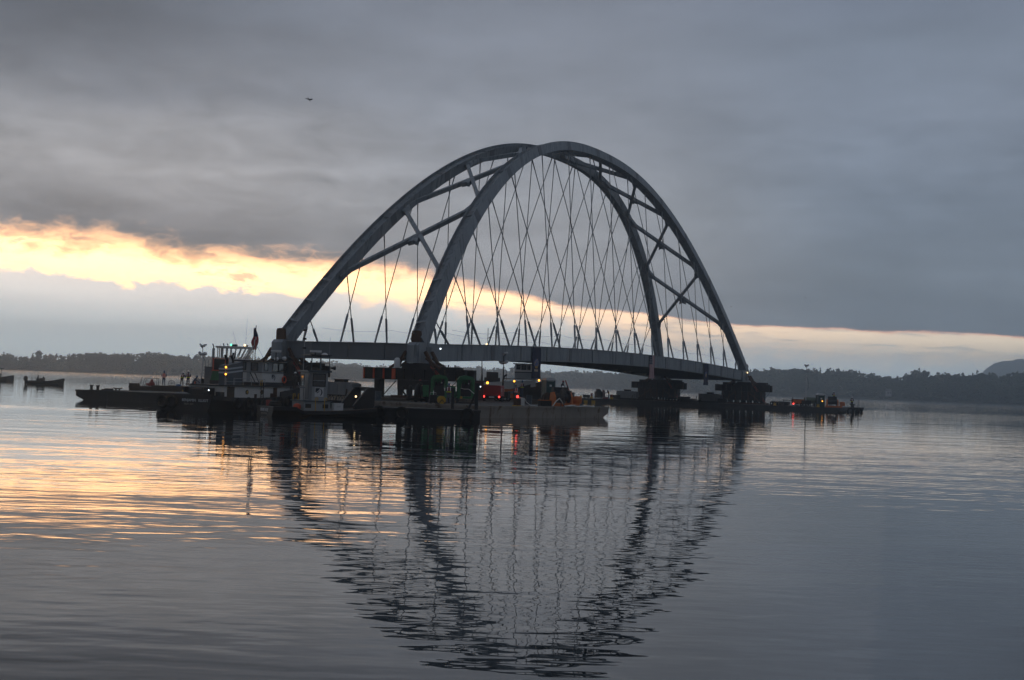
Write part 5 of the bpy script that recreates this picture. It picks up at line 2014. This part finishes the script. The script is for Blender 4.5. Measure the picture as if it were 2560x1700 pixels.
toilet('dark green portable toilet with white roof beside the white helmeted man', spot(1370, 163.5, 1.42), .42, .465)
toilet('dark portable toilet with pale roof on the far right barge, next to the green tank', on_s(2050, 56.0, .75), .1)
lamp_bulb('work_lamp', AMBER, None, spot(1347.5, 162.9, height(1347, 951, 162.9)), .11)
tag(COL.objects[-1], 'lit amber lamp at the upper left corner of the green portable toilet', 'lamp')
q = spot(1284, 159.9, .955)
t = thing('beacon_post', 'thin post with a lit amber lamp just left of the lime sleeved man', 'lamp', q, 0)
qz = height(1284, 953, 159.9)-.955
MB().tube((0, 0, 0), (0, 0, qz-.08), .03, 6).build('shaft', BLACK, t)
lamp_bulb('beacon', AMBER, t, (0, 0, qz), .10)
lamp_bulb('work_lamp', WARML, None, spot(1216.5, 166, height(1216, 860, 166)), .09)
tag(COL.objects[-1], 'small warm lamp on a pole above the bridge deck edge', 'lamp')
lamp_bulb('work_lamp', LEDW, None, st(-57.6, -BW/2-.50, height(1086, 872.5, 142)), .07)
tag(COL.objects[-1], 'small white lamp shining on the bridge girder near its left corner', 'lamp')
lamp_bulb('work_lamp', WARML, None, st(60.6, -BW/2-.72, deckz(60)-.25), .10)
tag(COL.objects[-1], 'small orange lamp at the far right corner of the bridge', 'lamp')
lamp_bulb('work_lamp', AMBER, None, on_s(2050, 56.0, .75)+Vector((.22, -.70, 1.0)), .09)
tag(COL.objects[-1], 'tiny amber lamp in front of the far toilet', 'lamp')
# the pole that carries the warm lamp, standing on the bridge deck
pp = spot(1213.5, 166, 0)
t = thing('lamp_pole', 'thin dark pole standing behind the bridge girder, warm lamp beside it', 'pole', (pp.x, pp.y, deckz(-34)-.18), 0)
MB().tube((0, 0, 0), (0, 0, 2.3), .035, 6).build('shaft', BLACK, t)
MB().beam((-.05, 0, 1.0), (.35, 0, 1.25), .12, .06).build('arm', BLACK, t)


def winch(label, loc, rz, s=1.0, dark=BLACK):
    o = thing('deck_winch', label, 'winch', loc, rz)
    o.scale = (s, s, s)
    MB().box(-1.3, 1.3, -.8, .8, 0, .28).build('base_frame', WINCHO, o)
    for x in (-1.15, .55):
        m = MB()
        m.prism([(-.75, .28), (.75, .28), (.45, 1.25), (-.2, 1.3), (-.6, .9)], x, x+.16, 'x')
        m.build('side_frame', WINCHO, o)
    MB().lathe([(.55, -.95), (.55, -.88), (.34, -.86), (.34, .45), (.55, .47), (.55, .54)], (0, 0, .85), 14, 'x').build('cable_drum', dark, o)
    MB().lathe([(.4, 0), (.46, .3), (.4, .6), (.2, .7)], (1.35, -.1, .28), 12).build('gear_case', WINCHO, o)
    MB().box(-.9, .5, .2, .8, .9, 1.75).build('engine_housing', BLACK, o)
    return o


winch('orange deck winch in front of the white helmeted man on the rusty barge', spot(1408, 130.0, 1.0), R(20))
winch('small orange deck winch at the far right barge end under the standing worker', on_s(2084, 56, .75), R(-8), 1.05)

p = spot(1436, 135.5, 1.0)
t = thing('loading_ramp', 'red lattice ramp leaning up behind the orange deck winch', 'ramp', p, 0)
q = Vector((-.95, 0, height(1415, 951, 135.5)-1.0))
for y in (-.18, .18):
    MB().beam((0, y, 0), (q.x, y, q.z), .09, .12, (0, 1, 0)).build('rail', REDBR, t)
for k in range(7):
    c = Vector((0, 0, 0)).lerp(q, (k+.5)/7)
    MB().beam((c.x, -.18, c.z), (c.x, .18, c.z), .05, .05).build('rung', REDBR, t)
MB().beam((-.35, 0, 0), (-.55, 0, q.z*.55), .06, .06, (0, 1, 0)).build('prop', BLACK, t)

t = thing('engine_box', 'black engine housing with pipes behind the orange deck winch', 'engine', spot(1406, 133.6, 1.0), .2)
MB().box(-.75, .75, -.5, .5, .1, 1.45).build('body', BLACK, t)
MB().tube((.45, 0, 1.45), (.45, 0, 1.9), .07, 6).build('exhaust_pipe', BLACK, t)
MB().box(-.8, .8, -.55, .55, 0, .1).build('skid', DARKST, t)


def tank(label, loc, rz, sx=1.0):
    o = thing('ballast_tank', label, 'tank', loc, rz)
    L = 1.75*sx
    m = MB()
    m.prism([(-L, .30), (L, .30), (L, 1.40), (L*.72, 1.58), (-L*.94, 1.58), (-L, 1.5)], -.9, .9, 'y')
    b = m.build('shell', TANKG, o)
    for x in (-L*.55, 0, L*.55):
        MB().box(x-.05, x+.05, -.96, -.9, .32, 1.52).build('rib', TANKG, b)
    h = MB().box(-.55, .45, -.5, .5, 1.58, 1.80).build('hatch', DARKST, o)
    MB().box(-.62, .52, -.57, .57, 1.80, 1.86).build('lid', DARKST, h)
    MB().box(-L, L, -.7, -.5, 0, .29).box(-L, L, .5, .7, 0, .29).build('skid', BLACK, o)
    for x in (-L*.8, L*.6):
        MB().beam((x, -.95, 0), (x+.12, -.93, .9), .1, .1).build('side_strut', TIMBER, o)
    return o


tank('grey ballast tank on the near barge, between small tug wheelhouse and orange girder', spot(853, 139.5, .955), R(-24))
tank('grey ballast tank on the far barge, left of the far right support tower', on_s(1569, 57, .75), BYAW+math.pi/2+math.pi, 1.08)
tank('grey ballast tank on the far barge, between the two support towers', on_s(1776, 57, .75), BYAW+math.pi/2+math.pi, 1.12)
m = MB()
random.seed(3)
for k in range(9):
    x = -1.1+.27*k
    m.path([(x, -.02*k, .02), (x+.06, 0, .35+.08*math.sin(k*2)), (x+.16, .02, .42), (x+.24, 0, .2), (x+.20, -.05, .03)], .035, 5)
tag(m.build('hung_rope', mat('tan_rope', (.30, .25, .19), .9, 0, .2, 6), smooth=True, loc=spot(838, 122.2, .955), rot=(0, 0, R(-20))), 'tan rope hung in loops in front of the near grey tank', 'rope')
t = thing('deck_stool', 'low dark stowage rack behind the tan rope loops', 'rack', spot(838, 122.9, .955), R(-20))
MB().box(-1.3, 1.3, -.25, .25, .42, .50).build('shelf', DARKST, t)
for x in (-1.2, 0, 1.2):
    MB().box(x-.05, x+.05, -.2, .2, 0, .42).build('leg', DARKST, t)

# orange framed power pack on its green base, and the boxes beside it
t = thing('power_pack', 'dark power pack in an orange frame on green base, left of the striped funnel', 'power pack', spot(549, 157, 1.28), 0)
MB().prism([(-.95, .9), (.95, .9), (.75, 1.95), (-.75, 1.95)], -.6, .6, 'y').build('green_base', GREEN, t)
MB().box(-1.0, 1.0, -.7, .7, 0, .9).build('plinth', DARKST, t)
MB().box(-.62, .62, -.55, .55, 1.97, 3.30).build('louvre_body', DARKST, t)
for x in (-.78, .62):
    for y in (-.62, .46):
        MB().box(x, x+.16, y, y+.16, 1.955, 3.36).build('frame_post', ORANGE, t)
MB().box(-.8, .8, -.64, .64, 3.365, 3.42).build('frame_top', ORANGE, t)
MB().box(-.86, .86, -.66, -.47, 1.955, 2.08).build('frame_foot', ORANGE, t)
sl = MB().box(-.6, .6, -.60, -.555, 0, .05).mesh('louvre', BLACK)
for k in range(8):
    link('louvre', sl, t, (0, 0, 2.15+.14*k))
t = thing('site_box', 'grey site box with rail on top, just right of the left light tower', 'box', spot(525, 158.5, 1.28), .05)
MB().box(-.6, .55, -.6, .6, 0, 2.35).build('body', TANKG, t)
MB().path([(-.2, -.5, 2.35), (-.2, -.5, 3.2), (.2, -.5, 3.2), (.2, -.5, 2.35)], .02, 4).build('rail', BLACK, t)
MB().box(-.62, .57, -.62, .62, 2.35, 2.41).build('lid', BLACK, t)
t = thing('fuel_cube', 'white cube tank on the timber barge next to the crouching worker', 'tank', spot(493, 159.5, 1.28), .1)
MB().box(-.42, .42, -.42, .42, .12, 1.05).build('body', PLATEW, t)
MB().box(-.46, .46, -.46, .46, 0, .12).build('pallet', TIMBER, t)

# small gear among the left workers
t = thing('caged_pump', 'red pump inside a thin dark tube frame left of the first worker', 'pump', spot(378, 157.5, 1.28), 0)
m = MB()
for y in (-.4, .4):
    m.path([(-.85, y, 0), (-.65, y, .88), (.70, y, .88), (.70, y, 0)], .03, 5)
m.tube((-.65, -.4, .88), (-.65, .4, .88), .03, 5)
m.tube((.7, -.4, .88), (.7, .4, .88), .03, 5)
m.build('tube_frame', BLACK, t)
MB().lathe([(.36, 0), (.34, .3), (.2, .48), (.12, .72), (.05, .76)], (.05, 0, .02), 10).box(-.55, -.15, -.2, .2, .05, .32).build('red_pump', REDBR, t)
t = thing('pole_rail', 'thin leaning dark rod left of the red pump frame', 'rod', spot(352, 156, 1.28), 0)
MB().tube((-.12, 0, 0), (.12, 0, 1.0), .03, 5).build('rod', BLACK, t)
t = thing('hand_wheel', 'spoked hand wheel between the first worker and the pair', 'wheel', spot(429, 158, 1.28), .2)
m = MB()
m.torus((0, 0, .36), .36, .025, 'y', 20, 5)
for k in range(4):
    a_ = R(45*k)
    m.tube((.36*math.cos(a_), 0, .36+.36*math.sin(a_)), (-.36*math.cos(a_), 0, .36-.36*math.sin(a_)), .014, 4)
m.build('wheel', BLACK, t)
MB().box(-.35, .35, -.12, .12, 0, .16).build('foot', RUST, t)
tag(MB().box(-.28, .28, -.2, .2, 0, .24).box(-.22, .22, -.15, .15, .24, .30).build('tool_box', BLUEP, loc=spot(446, 158, 1.285)), 'blue tool box at the feet of the pair of workers', 'box')
tag(MB().lathe([(.26, 0), (.10, .1), (.07, .7)], n=10).box(-.22, .22, -.22, .22, -.02, .03).build('traffic_cone', ORANGE, loc=spot(487, 157.5, 1.30)), 'orange cone on the timber barge below the crouching worker', 'cone')
t = thing('mooring_hook', 'worn yellow bracket on the timber barge side, below the pair', 'bracket', spot(465, 150.6, .55), 0)
MB().prism([(-.45, .5), (.5, .5), (.3, .1), (.1, -.2), (-.05, -.2), (-.2, .1)], -.1, .1, 'y').build('plate', YELLOW, t)
MB().box(-.2, .2, -.14, -.1, .1, .3).build('pad', RUST, t)

# bitts, cleats on the black barge in front
def bitt(label, loc, r=.16, h=.5, m_=TIMBER, group=None):
    o = thing('mooring_bitt', label, 'bitt', loc, 0, group)
    MB().lathe([(r*1.15, 0), (r*.95, .08), (r*.92, h*.75), (r*1.3, h*.85), (r*1.3, h)], n=12).build('post', m_, o, smooth=True)
    MB().box(-r*1.6, r*1.6, -r*1.6, r*1.6, -.0, .05).build('base_plate', m_, o)
    return o


def on_front(px, s, z=.95):
    return on_s(px, s, z)


bitt('mooring bitt nearest the raked left tip of the long black barge', on_front(228.5, -76.5), .15, .50)
bitt('second mooring bitt from the raked left tip of the long black barge', on_front(244.5, -76.5), .15, .50)
t = thing('deck_cleat', 'wide two footed cleat on the long black barge', 'cleat', on_front(294, -76.2), R(-20))
m = MB()
m.path([(-.5, 0, .30), (-.3, 0, .24), (.3, 0, .24), (.5, 0, .30)], .06, 6)
m.tube((-.2, 0, 0), (-.2, 0, .22), .08, 8).tube((.2, 0, 0), (.2, 0, .22), .08, 8)
m.build('horn_bar', TIMBER, t)
m = MB()
m.torus((0, 0, .07), .5, .07, 'z', 18, 6).torus((.15, 0, .16), .38, .06, 'z', 16, 6)
tag(m.build('coiled_line', CANVAS, smooth=True, loc=on_front(268, -75.8)), 'dark coiled line between the bitts and the cleat on the long black barge', 'coiled line')

bz = .75
for px, hh, lab in ((1479, .95, 'yellow based bollard left of the two figures on the far barge'), (1529, .85, 'yellow based bollard right of the two figures on the far barge')):
    t = thing('bollard', lab, 'bollard', on_s(px, 52.2, bz), 0)
    MB().lathe([(.30, 0), (.26, .35), (.20, .4)], n=10).build('base', YELLOW, t)
    MB().lathe([(.17, .4), (.17, hh-.1), (.22, hh)], n=10).build('head', REDBR, t)
for px, lab in ((1452, 'short yellow bollard at the left end of the far barge'), (1937, 'short yellow bollard right of the far right towers'), (2045, 'short yellow bollard in front of the far portable toilet')):
    t = thing('bollard', lab, 'bollard', on_s(px, 51.6, bz), 0)
    MB().lathe([(.25, 0), (.20, .3), (.24, .48)], n=10).build('post', YELLOW, t)
    MB().box(-.3, .3, -.3, .3, 0, .06).build('foot', YELLOW, t)
for px in (1464, 1483):
    q = on_s(px, 50.9, .28)
    MB().box(-.35, .35, -.05, .0, -.22, .22).build('yellow_mark', YELLOW, rt, loc=rt.matrix_world.inverted() @ q if False else (51-.02, (q-Vector((BX, BY, 0))).x*-math.sin(BYAW)+(q-Vector((BX, BY, 0))).y*math.cos(BYAW), .2), rot=(0, 0, -math.pi/2))

t = thing('trailer', 'orange trailer with long tow bar and lit red tail lamp on the far right barge', 'trailer', on_s(1994, 54.5, bz), .05)
MB().box(-.9, .95, -.7, .7, .35, 1.15).build('body', WINCHO, t)
MB().tube((-2.6, 0, .98), (-.9, 0, .98), .06, 6).build('tow_bar', BLACK, t)
MB().tube((-.95, -.3, .3), (-.95, -.3, 1.55), .05, 6).build('jack_post', BLACK, t)
for x in (-.3, .4):
    MB().torus((x, -.75, .28), .2, .08, 'y', 12, 6).build('wheel', RUBBER, t)
lamp_bulb('tail_lamp', REDL, t, (-.93, -.72, .42), .13)
MB().box(-.92, .97, -.72, .72, 1.15, 1.22).build('lid', RUST, t)
t = thing('fuel_tank', 'dull green tank on legs between the right light tower and toilet', 'tank', on_s(2024, 56, bz), .1)
MB().lathe([(.2, -1.0), (.5, -.95), (.56, -.8), (.56, .8), (.5, .95), (.2, 1.0)], (0, 0, 1.05), 14, 'x').build('shell', mat('dull_green', (.10, .13, .09), .6, 0, .2, 1.5), t, smooth=True)
MB().box(-.8, -.6, -.4, .4, 0, .6).box(.6, .8, -.4, .4, 0, .6).build('leg', BLACK, t)
m = MB()
for k in range(7):
    m.torus((.4*k, .1*math.sin(k), .3), .30, .12, 'y', 12, 6)
tag(m.build('hose_heap', RUBBER, smooth=True, loc=on_s(1930, 55, bz)), 'row of black hose coils on deck right of the far right towers', 'hose')
for k, (px, zz, ax) in enumerate(((2139, .30, 'x'), (2147, .25, 'x'), (2126, .32, 'y'))):
    o = MB().torus((0, 0, 0), .46, .17, 'y', 16, 7).build('tyre_fender', RUBBER, smooth=True, loc=on_s(px, 50.75-.1*k, zz), rot=(0, 0, BYAW+math.pi/2))
    tag(o, ['black tyre fender hung on the right end of the far barge, middle one', 'black tyre fender hung on the far barge, nearest its right tip', 'black tyre fender hung on the far barge, left of the three at its right end'][k], 'tyre')
t = thing('capstan', 'dark capstan and rail posts at the right tip of the far barge', 'capstan', on_s(2131, 52.5, bz), 0)
MB().lathe([(.45, 0), (.3, .2), (.28, .5), (.45, .62), (.4, .72)], n=12).build('drum', BLACK, t)
MB().tube((.85, 0, 0), (.95, 0, 1.45), .03, 5).tube((1.05, 0, 0), (1.12, 0, 1.45), .03, 5).build('rail_post', BLACK, t)
t = thing('deck_machine', 'dark machine with a pinkish cover beside the standing figure on the far barge', 'machine', on_s(1499, 55, bz), .1)
MB().box(-.9, .4, -.5, .5, .15, 1.3).box(-.7, .0, -.4, .4, 1.3, 1.75).build('body', BLACK, t)
MB().prism([(.4, .2), (1.0, .2), (.85, 1.5), (.5, 1.65)], -.4, .4, 'y').build('cover', mat('faded_pink_cover', (.22, .13, .12), .8, 0, .2, 3), t)
MB().box(.5, 1.6, -.3, .3, 0, .35).build('red_tray', REDBR, t)
for px, w in ((1600, .9), (1716, 1.4), (1735, 1.0), (1815, 1.0), (1835, .8)):
    pass
for i, (px, w, h) in enumerate(((1606, .7, .6), (1722, 1.2, .45), (1738, .8, .4))):
    t = thing('stacked_timber', ['low dark stack of timber at the foot of the far right tower, left side', 'low dark stack of timber between far towers, long one', 'low dark stack of timber touching the second far grey tank'][i], 'timber stack', on_s(px, 55.5, bz), BYAW-math.pi/2)
    bm_ = MB().box(-w, w, -.13, .13, 0, .2).mesh('baulk', DARKST)
    for r_ in range(int(h/.21)+1):
        for c_ in range(3):
            link('baulk', bm_, t, (.05*((r_+c_) % 2), -.3+.3*c_, .205*r_))

# ------------------------------------------------------------------ more gear lying about on the decks
def drum_set(spots, labs, material):
    for p_, lab in zip(spots, labs):
        o = MB().lathe([(.29, 0), (.30, .03), (.285, .06), (.285, .28), (.30, .30), (.285, .33), (.285, .56), (.30, .58), (.285, .62), (.285, .84), (.30, .87), (.27, .885)], n=14).build('oil_drum', material, smooth=True, loc=p_)
        tag(o, lab, 'drum')


drum_set([spot(936, 130.0, .955), spot(945, 129.4, .955), spot(1322, 134, 1.0)],
         ['dark blue drum at the left foot of the near tower, left one', 'dark blue drum at the left foot of the near tower, right one', 'dark blue drum on deck between the vested pair and the green toilet'], BLUEGR)
t = thing('control_cabin', 'small maroon control cabin between green pump engines and red generator', 'cabin', spot(1193, 148, .955), .1)
MB().box(-.6, .6, -.5, .5, .1, 2.1).build('body', mat('maroon_paint', (.085, .022, .024), .55, 0, .2, 2), t)
MB().box(-.66, .66, -.56, .56, 2.1, 2.2).build('roof', BLACK, t)
MB().box(-.3, .3, -.52, -.5, 1.2, 1.8).build('window', GLASS, t)
lamp_bulb('lamp', LEDW, t, (.25, -.58, 1.55), .06)
t = thing('pipe_rack', 'grey pipe rack with upright stakes behind the right green pump engine', 'rack', spot(1174, 152, .955), .05)
for k in range(6):
    MB().box(-1.0+.4*k, -.94+.4*k, -.3, .3, 0, 2.4).build('stake', TANKG, t)
for k in range(5):
    MB().tube((-1.1, -.2+.1*k, 2.0+.08*(k % 2)), (1.2, -.2+.1*k, 2.0+.08*(k % 2)), .06, 6).build('pipe', TANKG, t)
tag(MB().path([Vector(q) for q in (spot(1150, 126.5, 2.4), spot(1160, 126.3, 2.30), spot(1172, 125.6, 2.32), spot(1188, 114.2, 1.95))], .022, 5).build('mooring_line', ROPEW), 'pale line running from the right green pump engine to the braced post', 'rope')
p0, p1 = Vector((-.5, 212.0, 2.2)), spot(1347, 163.0, 1.05)
pts = [p0.lerp(p1, k/10) - Vector((0, 0, 1.1*math.sin(math.pi*k/10)*.6)) for k in range(11)]
tag(MB().path(pts, .03, 5).build('mooring_line', ROPEW), 'slack pale mooring line from the distant tug towards the green toilet', 'rope')
t = thing('cable_reel', 'wooden cable reel on deck left of the orange deck winch', 'reel', spot(1372, 131.5, 1.0), .5)
MB().lathe([(.62, -.34), (.62, -.27), (.28, -.26), (.28, .26), (.62, .27), (.62, .34)], (0, 0, .62), 18, 'y').build('drum', TIMBER, t)
MB().lathe([(.42, -.25), (.42, .25)], (0, 0, .62), 14, 'y').build('wound_cable', RUBBER, t)
t = thing('tool_chest', 'low dark chest with an orange lid in front of the cable reel', 'chest', spot(1362, 127.5, 1.0), .6)
MB().box(-.55, .55, -.3, .3, 0, .5).build('body', DARKST, t)
MB().box(-.58, .58, -.33, .33, .5, .56).build('lid', WINCHO, t)
t = thing('timber_stack', 'stack of squared timbers on the rusty barge between bollard and green toilet', 'timber stack', spot(1330, 138, 1.0), R(30))
bk = MB().box(-1.3, 1.3, -.12, .12, 0, .22).mesh('baulk', TIMBER)
for r_ in range(2):
    for c_ in range(4):
        link('baulk', bk, t, (.06*((r_+c_) % 3), -.4+.27*c_, .23*r_))
t = thing('welding_set', 'small dark welding set with wheels beside the yellow hose reel', 'welder', spot(1082, 120.5, 1.0), .2)
MB().box(-.3, .3, -.25, .25, .12, .75).build('body', BLACK, t)
MB().path([(-.25, 0, .75), (-.25, 0, .95), (.25, 0, .95), (.25, 0, .75)], .02, 5).build('handle', ALU, t)
for x in (-.2, .2):
    MB().torus((x, -.28, .12), .1, .035, 'y', 10, 5).build('wheel', RUBBER, t)
gear = [(1424, 56.5, .8, .45, .9, 'dark gear box at the far barge left end, half hidden by the orange winch'),
        (1466, 57.5, .6, .4, .55, 'low dark gear box left of the stooping figure on the far barge'),
        (1538, 56, .9, .5, .7, 'dark gear box just left of the first far grey tank'),
        (1625, 52.6, .7, .4, .5, 'low dark box on deck edge below the far right tower'),
        (1710, 58, 1.0, .6, .85, 'dark crate at the right foot of the far right tower'),
        (1806, 56, .8, .5, .75, 'dark crate between second far tank and the rightmost tower'),
        (1962, 58, .8, .5, .6, 'dark crate behind the hose coils on the far barge')]
for px, s0, w_, d_, h_, lab in gear:
    t = thing('gear_box', lab, 'box', on_s(px, s0, bz), BYAW-math.pi/2+.1)
    MB().box(-w_, w_, -d_, d_, .08, h_).build('body', DARKST, t)
    MB().box(-w_-.04, w_+.04, -d_-.04, d_+.04, h_, h_+.07).build('lid', BLACK, t)
    MB().box(-w_*.7, -w_*.5, -d_, d_, 0, .08).box(w_*.5, w_*.7, -d_, d_, 0, .08).build('skid', TIMBER, t)
for k, (px, lab) in enumerate(((1585, 'thin dark stanchion on the far barge right of the first grey tank'), (1741, 'thin dark stanchion on the far barge left of the second grey tank'), (1958, 'thin dark stanchion on the far barge left of the orange trailer'))):
    t = thing('stanchion', lab, 'post', on_s(px, 51.8, bz), 0)
    MB().tube((0, 0, 0), (0, 0, 1.1), .05, 6).build('shaft', BLACK, t)
    MB().lathe([(.16, 0), (.14, .06)], n=8).build('foot', BLACK, t)
m = MB()
for k in range(5):
    m.torus((.62*k, 0, .28), .27, .11, 'y', 12, 6)
tag(m.build('hose_heap', RUBBER, smooth=True, loc=on_s(1668, 54, bz), rot=(0, 0, .2)), 'row of black hose coils between the far right tower and the grey tank', 'hose')

# ------------------------------------------------------------------ hanging banners on the bridge side
def paint_us(u, v):
    if v < .40 and u < .52:
        return 2 if (int(u*26) + int(v*22)) % 3 == 0 and int(v*22) % 2 == 0 else 0
    return 1 if int(u*13) % 2 == 0 else 2


def paint_ny(u, v):
    du, dv = (u-.5)/.30, (v-.52)/.16
    if du*du+dv*dv < 1:
        if abs(du) < .35 and abs(dv) < .6:
            return 4
        if dv > .45:
            return 3
        return 3 if (int(u*14)+int(v*26)) % 4 == 0 else 4
    if abs(v-.72) < .035 and abs(u-.5) < .28:
        return 2 if int(u*20) % 2 else 3
    return 0


def paint_vt(u, v):
    du, dv = (u-.5)/.28, (v-.5)/.13
    if du*du+dv*dv < 1:
        return 4 if dv < -.2 else (3 if abs(du) < .5 else 4)
    return 0


def banner(s0, s1, z_top, z_bot, paint, label):
    c = st((s0+s1)/2, -BW/2-.58, z_top)
    return cloth('hanging_banner', label, 'flag', c, (0, 0, BYAW), s1-s0, z_top-z_bot, paint, nx=26, nz=30)


banner(7.3, 9.3, deckz(8)-.02, 4.35, paint_us, 'stars and stripes banner hanging down the middle of the bridge side')
banner(-34.6, -32.2, deckz(-33)-.15, 3.6, paint_ny, 'dark blue state banner with emblem hanging in front of the distant tug')
banner(34.3, 36.6, deckz(35)-.15, 3.75, paint_vt, 'dark blue banner with small emblem hanging near the right bridge end')

# ------------------------------------------------------------------ the people
B_ = 1.285
person('worker in orange vest over lime sleeves standing alone on the timber barge', spot(409, 160, B_), R(10), 'folded', HIVIS, JEANS, VESTO, HATB, 1.0)
person('worker in lime jacket and dark vest, left of the close pair, looking down', spot(454, 159.5, B_), R(-20), 'reach', HIVIS, TROUSG, VESTR, HATW, 1.0)
person('worker with white hat and two bright vest stripes, right of the close pair', spot(469.5, 158.5, B_), R(5), 'folded', DARKCL, JEANS, VESTR, HATW, 1.06)
person('crouching worker in a lime jacket beside the white cube tank', spot(485, 158.8, B_), R(-70), 'crouch', HIVIS, JEANS, None, HATB, 1.15)
person('deckhand in dark clothes and white hat at the bow of the larger tug', local(tug, (13.0, -1.25, 1.55)), R(-30), 'stand', DARKCL, TROUSG, None, HATW, .98)
person('worker in striped dark red vest between the two tugs, half hidden', spot(741, 132.6, .955), R(25), 'reach', DARKCL, JEANS, VESTR, HATW, 1.0)
person('worker with blue hat and two bright vest stripes, seen from behind on the near barge', spot(1121, 119.2, 1.0), R(5), 'folded', DARKCL, JEANS, VESTR, HATB, 1.0)
person('bare headed worker in orange vest over lime shirt behind the white rope bollard', spot(1289, 154, .955), R(20), 'stand', HIVIS, JEANS, VESTO, None, 1.04)
t = thing('wooden_crate', 'low wooden crate under the man with blue hat and lime sleeves', 'crate', spot(1304, 152, .955), .1)
MB().box(-.5, .5, -.4, .4, .06, .58).build('body', TIMBER, t)
for y in (-.42, .40):
    MB().box(-.52, .52, y, y+.02, .40, .52).build('batten', TIMBER, t)
person('worker with blue hat, lime sleeves and dark vest standing higher beside the other', spot(1304, 148, .955+.58), R(-35), 'folded', HIVIS, JEANS, VESTR, HATB, 1.0)
person('worker in dark jacket and white helmet standing by the orange deck winch', spot(1406, 127.2, 1.0), R(0), 'folded', DARKCL, TROUSG, None, HATW, 1.06)
person('figure in red hat sitting on the black engine housing', spot(1405.5, 133.6, 1.0+1.45), R(-60), 'sit', DARKCL, DARKCL, None, HATR, 1.0)
person('small dark figure on the hose heap under the near girder', spot(1051, 126.4, 2.15), R(40), 'sit', DARKCL, DARKCL, None, HATR, .92)
person('dark figure with light hat standing beside the machine on the far barge', on_s(1521.5, 54, bz), R(80), 'reach', DARKCL, JEANS, VESTR, HATW, 1.02)
person('stooping figure with white hat behind the pink covered machine on the far barge', on_s(1503, 57, bz), R(60), 'reach', DARKCL, DARKCL, None, HATW, 1.04)
person('worker with white hat standing behind the small orange winch on the far barge', on_s(2084, 60, bz)+Vector((0, 0, .9)), R(20), 'folded', DARKCL, DARKCL, VESTR, HATW, 1.05)
t = thing('deck_platform', 'low dark platform behind the small orange winch on the far barge', 'platform', on_s(2084, 60, bz), .1)
MB().box(-.7, .7, -.5, .5, .8, .895).build('top', DARKST, t)
for x in (-.6, .6):
    for y in (-.4, .4):
        MB().box(x-.05, x+.05, y-.05, y+.05, 0, .8).build('leg', DARKST, t)
person('lone worker in dark clothes standing at the right tip of the far barge', on_s(2129.5, 54.2, bz)+Vector((0, 0, 0)), R(160), 'folded', DARKCL, DARKCL, VESTR, HATW, 1.08)


# ------------------------------------------------------------------ gulls
def gull(label, px, py, D, sp, rz, bank):
    d = spot(px, D, height(px, py, D))
    o = thing('gull', label, 'bird', d, rz)
    o.rotation_euler = (bank, R(8), rz)
    o.scale = (sp, sp, sp)
    MB().lathe([(.004, -.26), (.035, -.2), (.055, -.05), (.05, .08), (.035, .16), (.03, .2), (.012, .25), (.004, .28)], n=8, axis='y').build('body', FEATH, o, smooth=True)
    for sx in (1, -1):
        V = []
        top = [(.03, .08, .02), (.22, .13, .10), (.42, .08, .12), (.66, -.10, .04)]
        bot = [(.03, -.08, .01), (.22, -.06, .09), (.42, -.08, .11), (.64, -.14, .035)]
        vs = []
        for (a_, b_) in zip(top, bot):
            vs += [(a_[0]*sx, a_[1], a_[2]), (b_[0]*sx, b_[1], b_[2]), (b_[0]*sx, b_[1], b_[2]-.012), (a_[0]*sx, a_[1], a_[2]-.018)]
        fs = [(i*4+j, i*4+(j+1) % 4, i*4+4+(j+1) % 4, i*4+4+j) for i in range(3) for j in range(4)] + [(0, 1, 2, 3), (12, 13, 14, 15)]
        MB().add(vs, fs).build('wing', FEATH, o)
    MB().prism([(-.05, -.36), (.05, -.36), (.02, -.22), (-.02, -.22)], -.006, .006, 'z').build('tail', FEATH, o)


gull('dark gull gliding high in the upper left of the sky', 773, 249, 165, 1.0, R(-40), R(-42))
gull('tiny dark bird low in the sky right of the arch, higher one', 2013, 744, 260, .5, R(30), R(20))
gull('tiny dark bird low in the sky right of the arch, lower one', 1828, 767, 260, .5, R(80), R(-15))

# ------------------------------------------------------------------ morning haze over the lake
HAZE = 0.00043
bpy.ops.mesh.primitive_cube_add(size=1)
hz = bpy.context.object
hz.name = 'haze'
hz.data.name = 'haze'
hz.scale = (5000, 4480, 137)
hz.location = (0, 4480/2-180, 137/2-2.2)
hm = bpy.data.materials.new('haze_air')
hm.use_nodes = True
ht = hm.node_tree
ht.nodes.clear()
ho = ht.nodes.new('ShaderNodeOutputMaterial')
hv = ht.nodes.new('ShaderNodeVolumePrincipled')
hv.inputs['Color'].default_value = (.80, .91, 1.0, 1)
hv.inputs['Density'].default_value = HAZE
hv.inputs['Anisotropy'].default_value = .81
ht.links.new(hv.outputs[0], ho.inputs['Volume'])
hz.data.materials.append(hm)
tag(hz, kind='stuff')
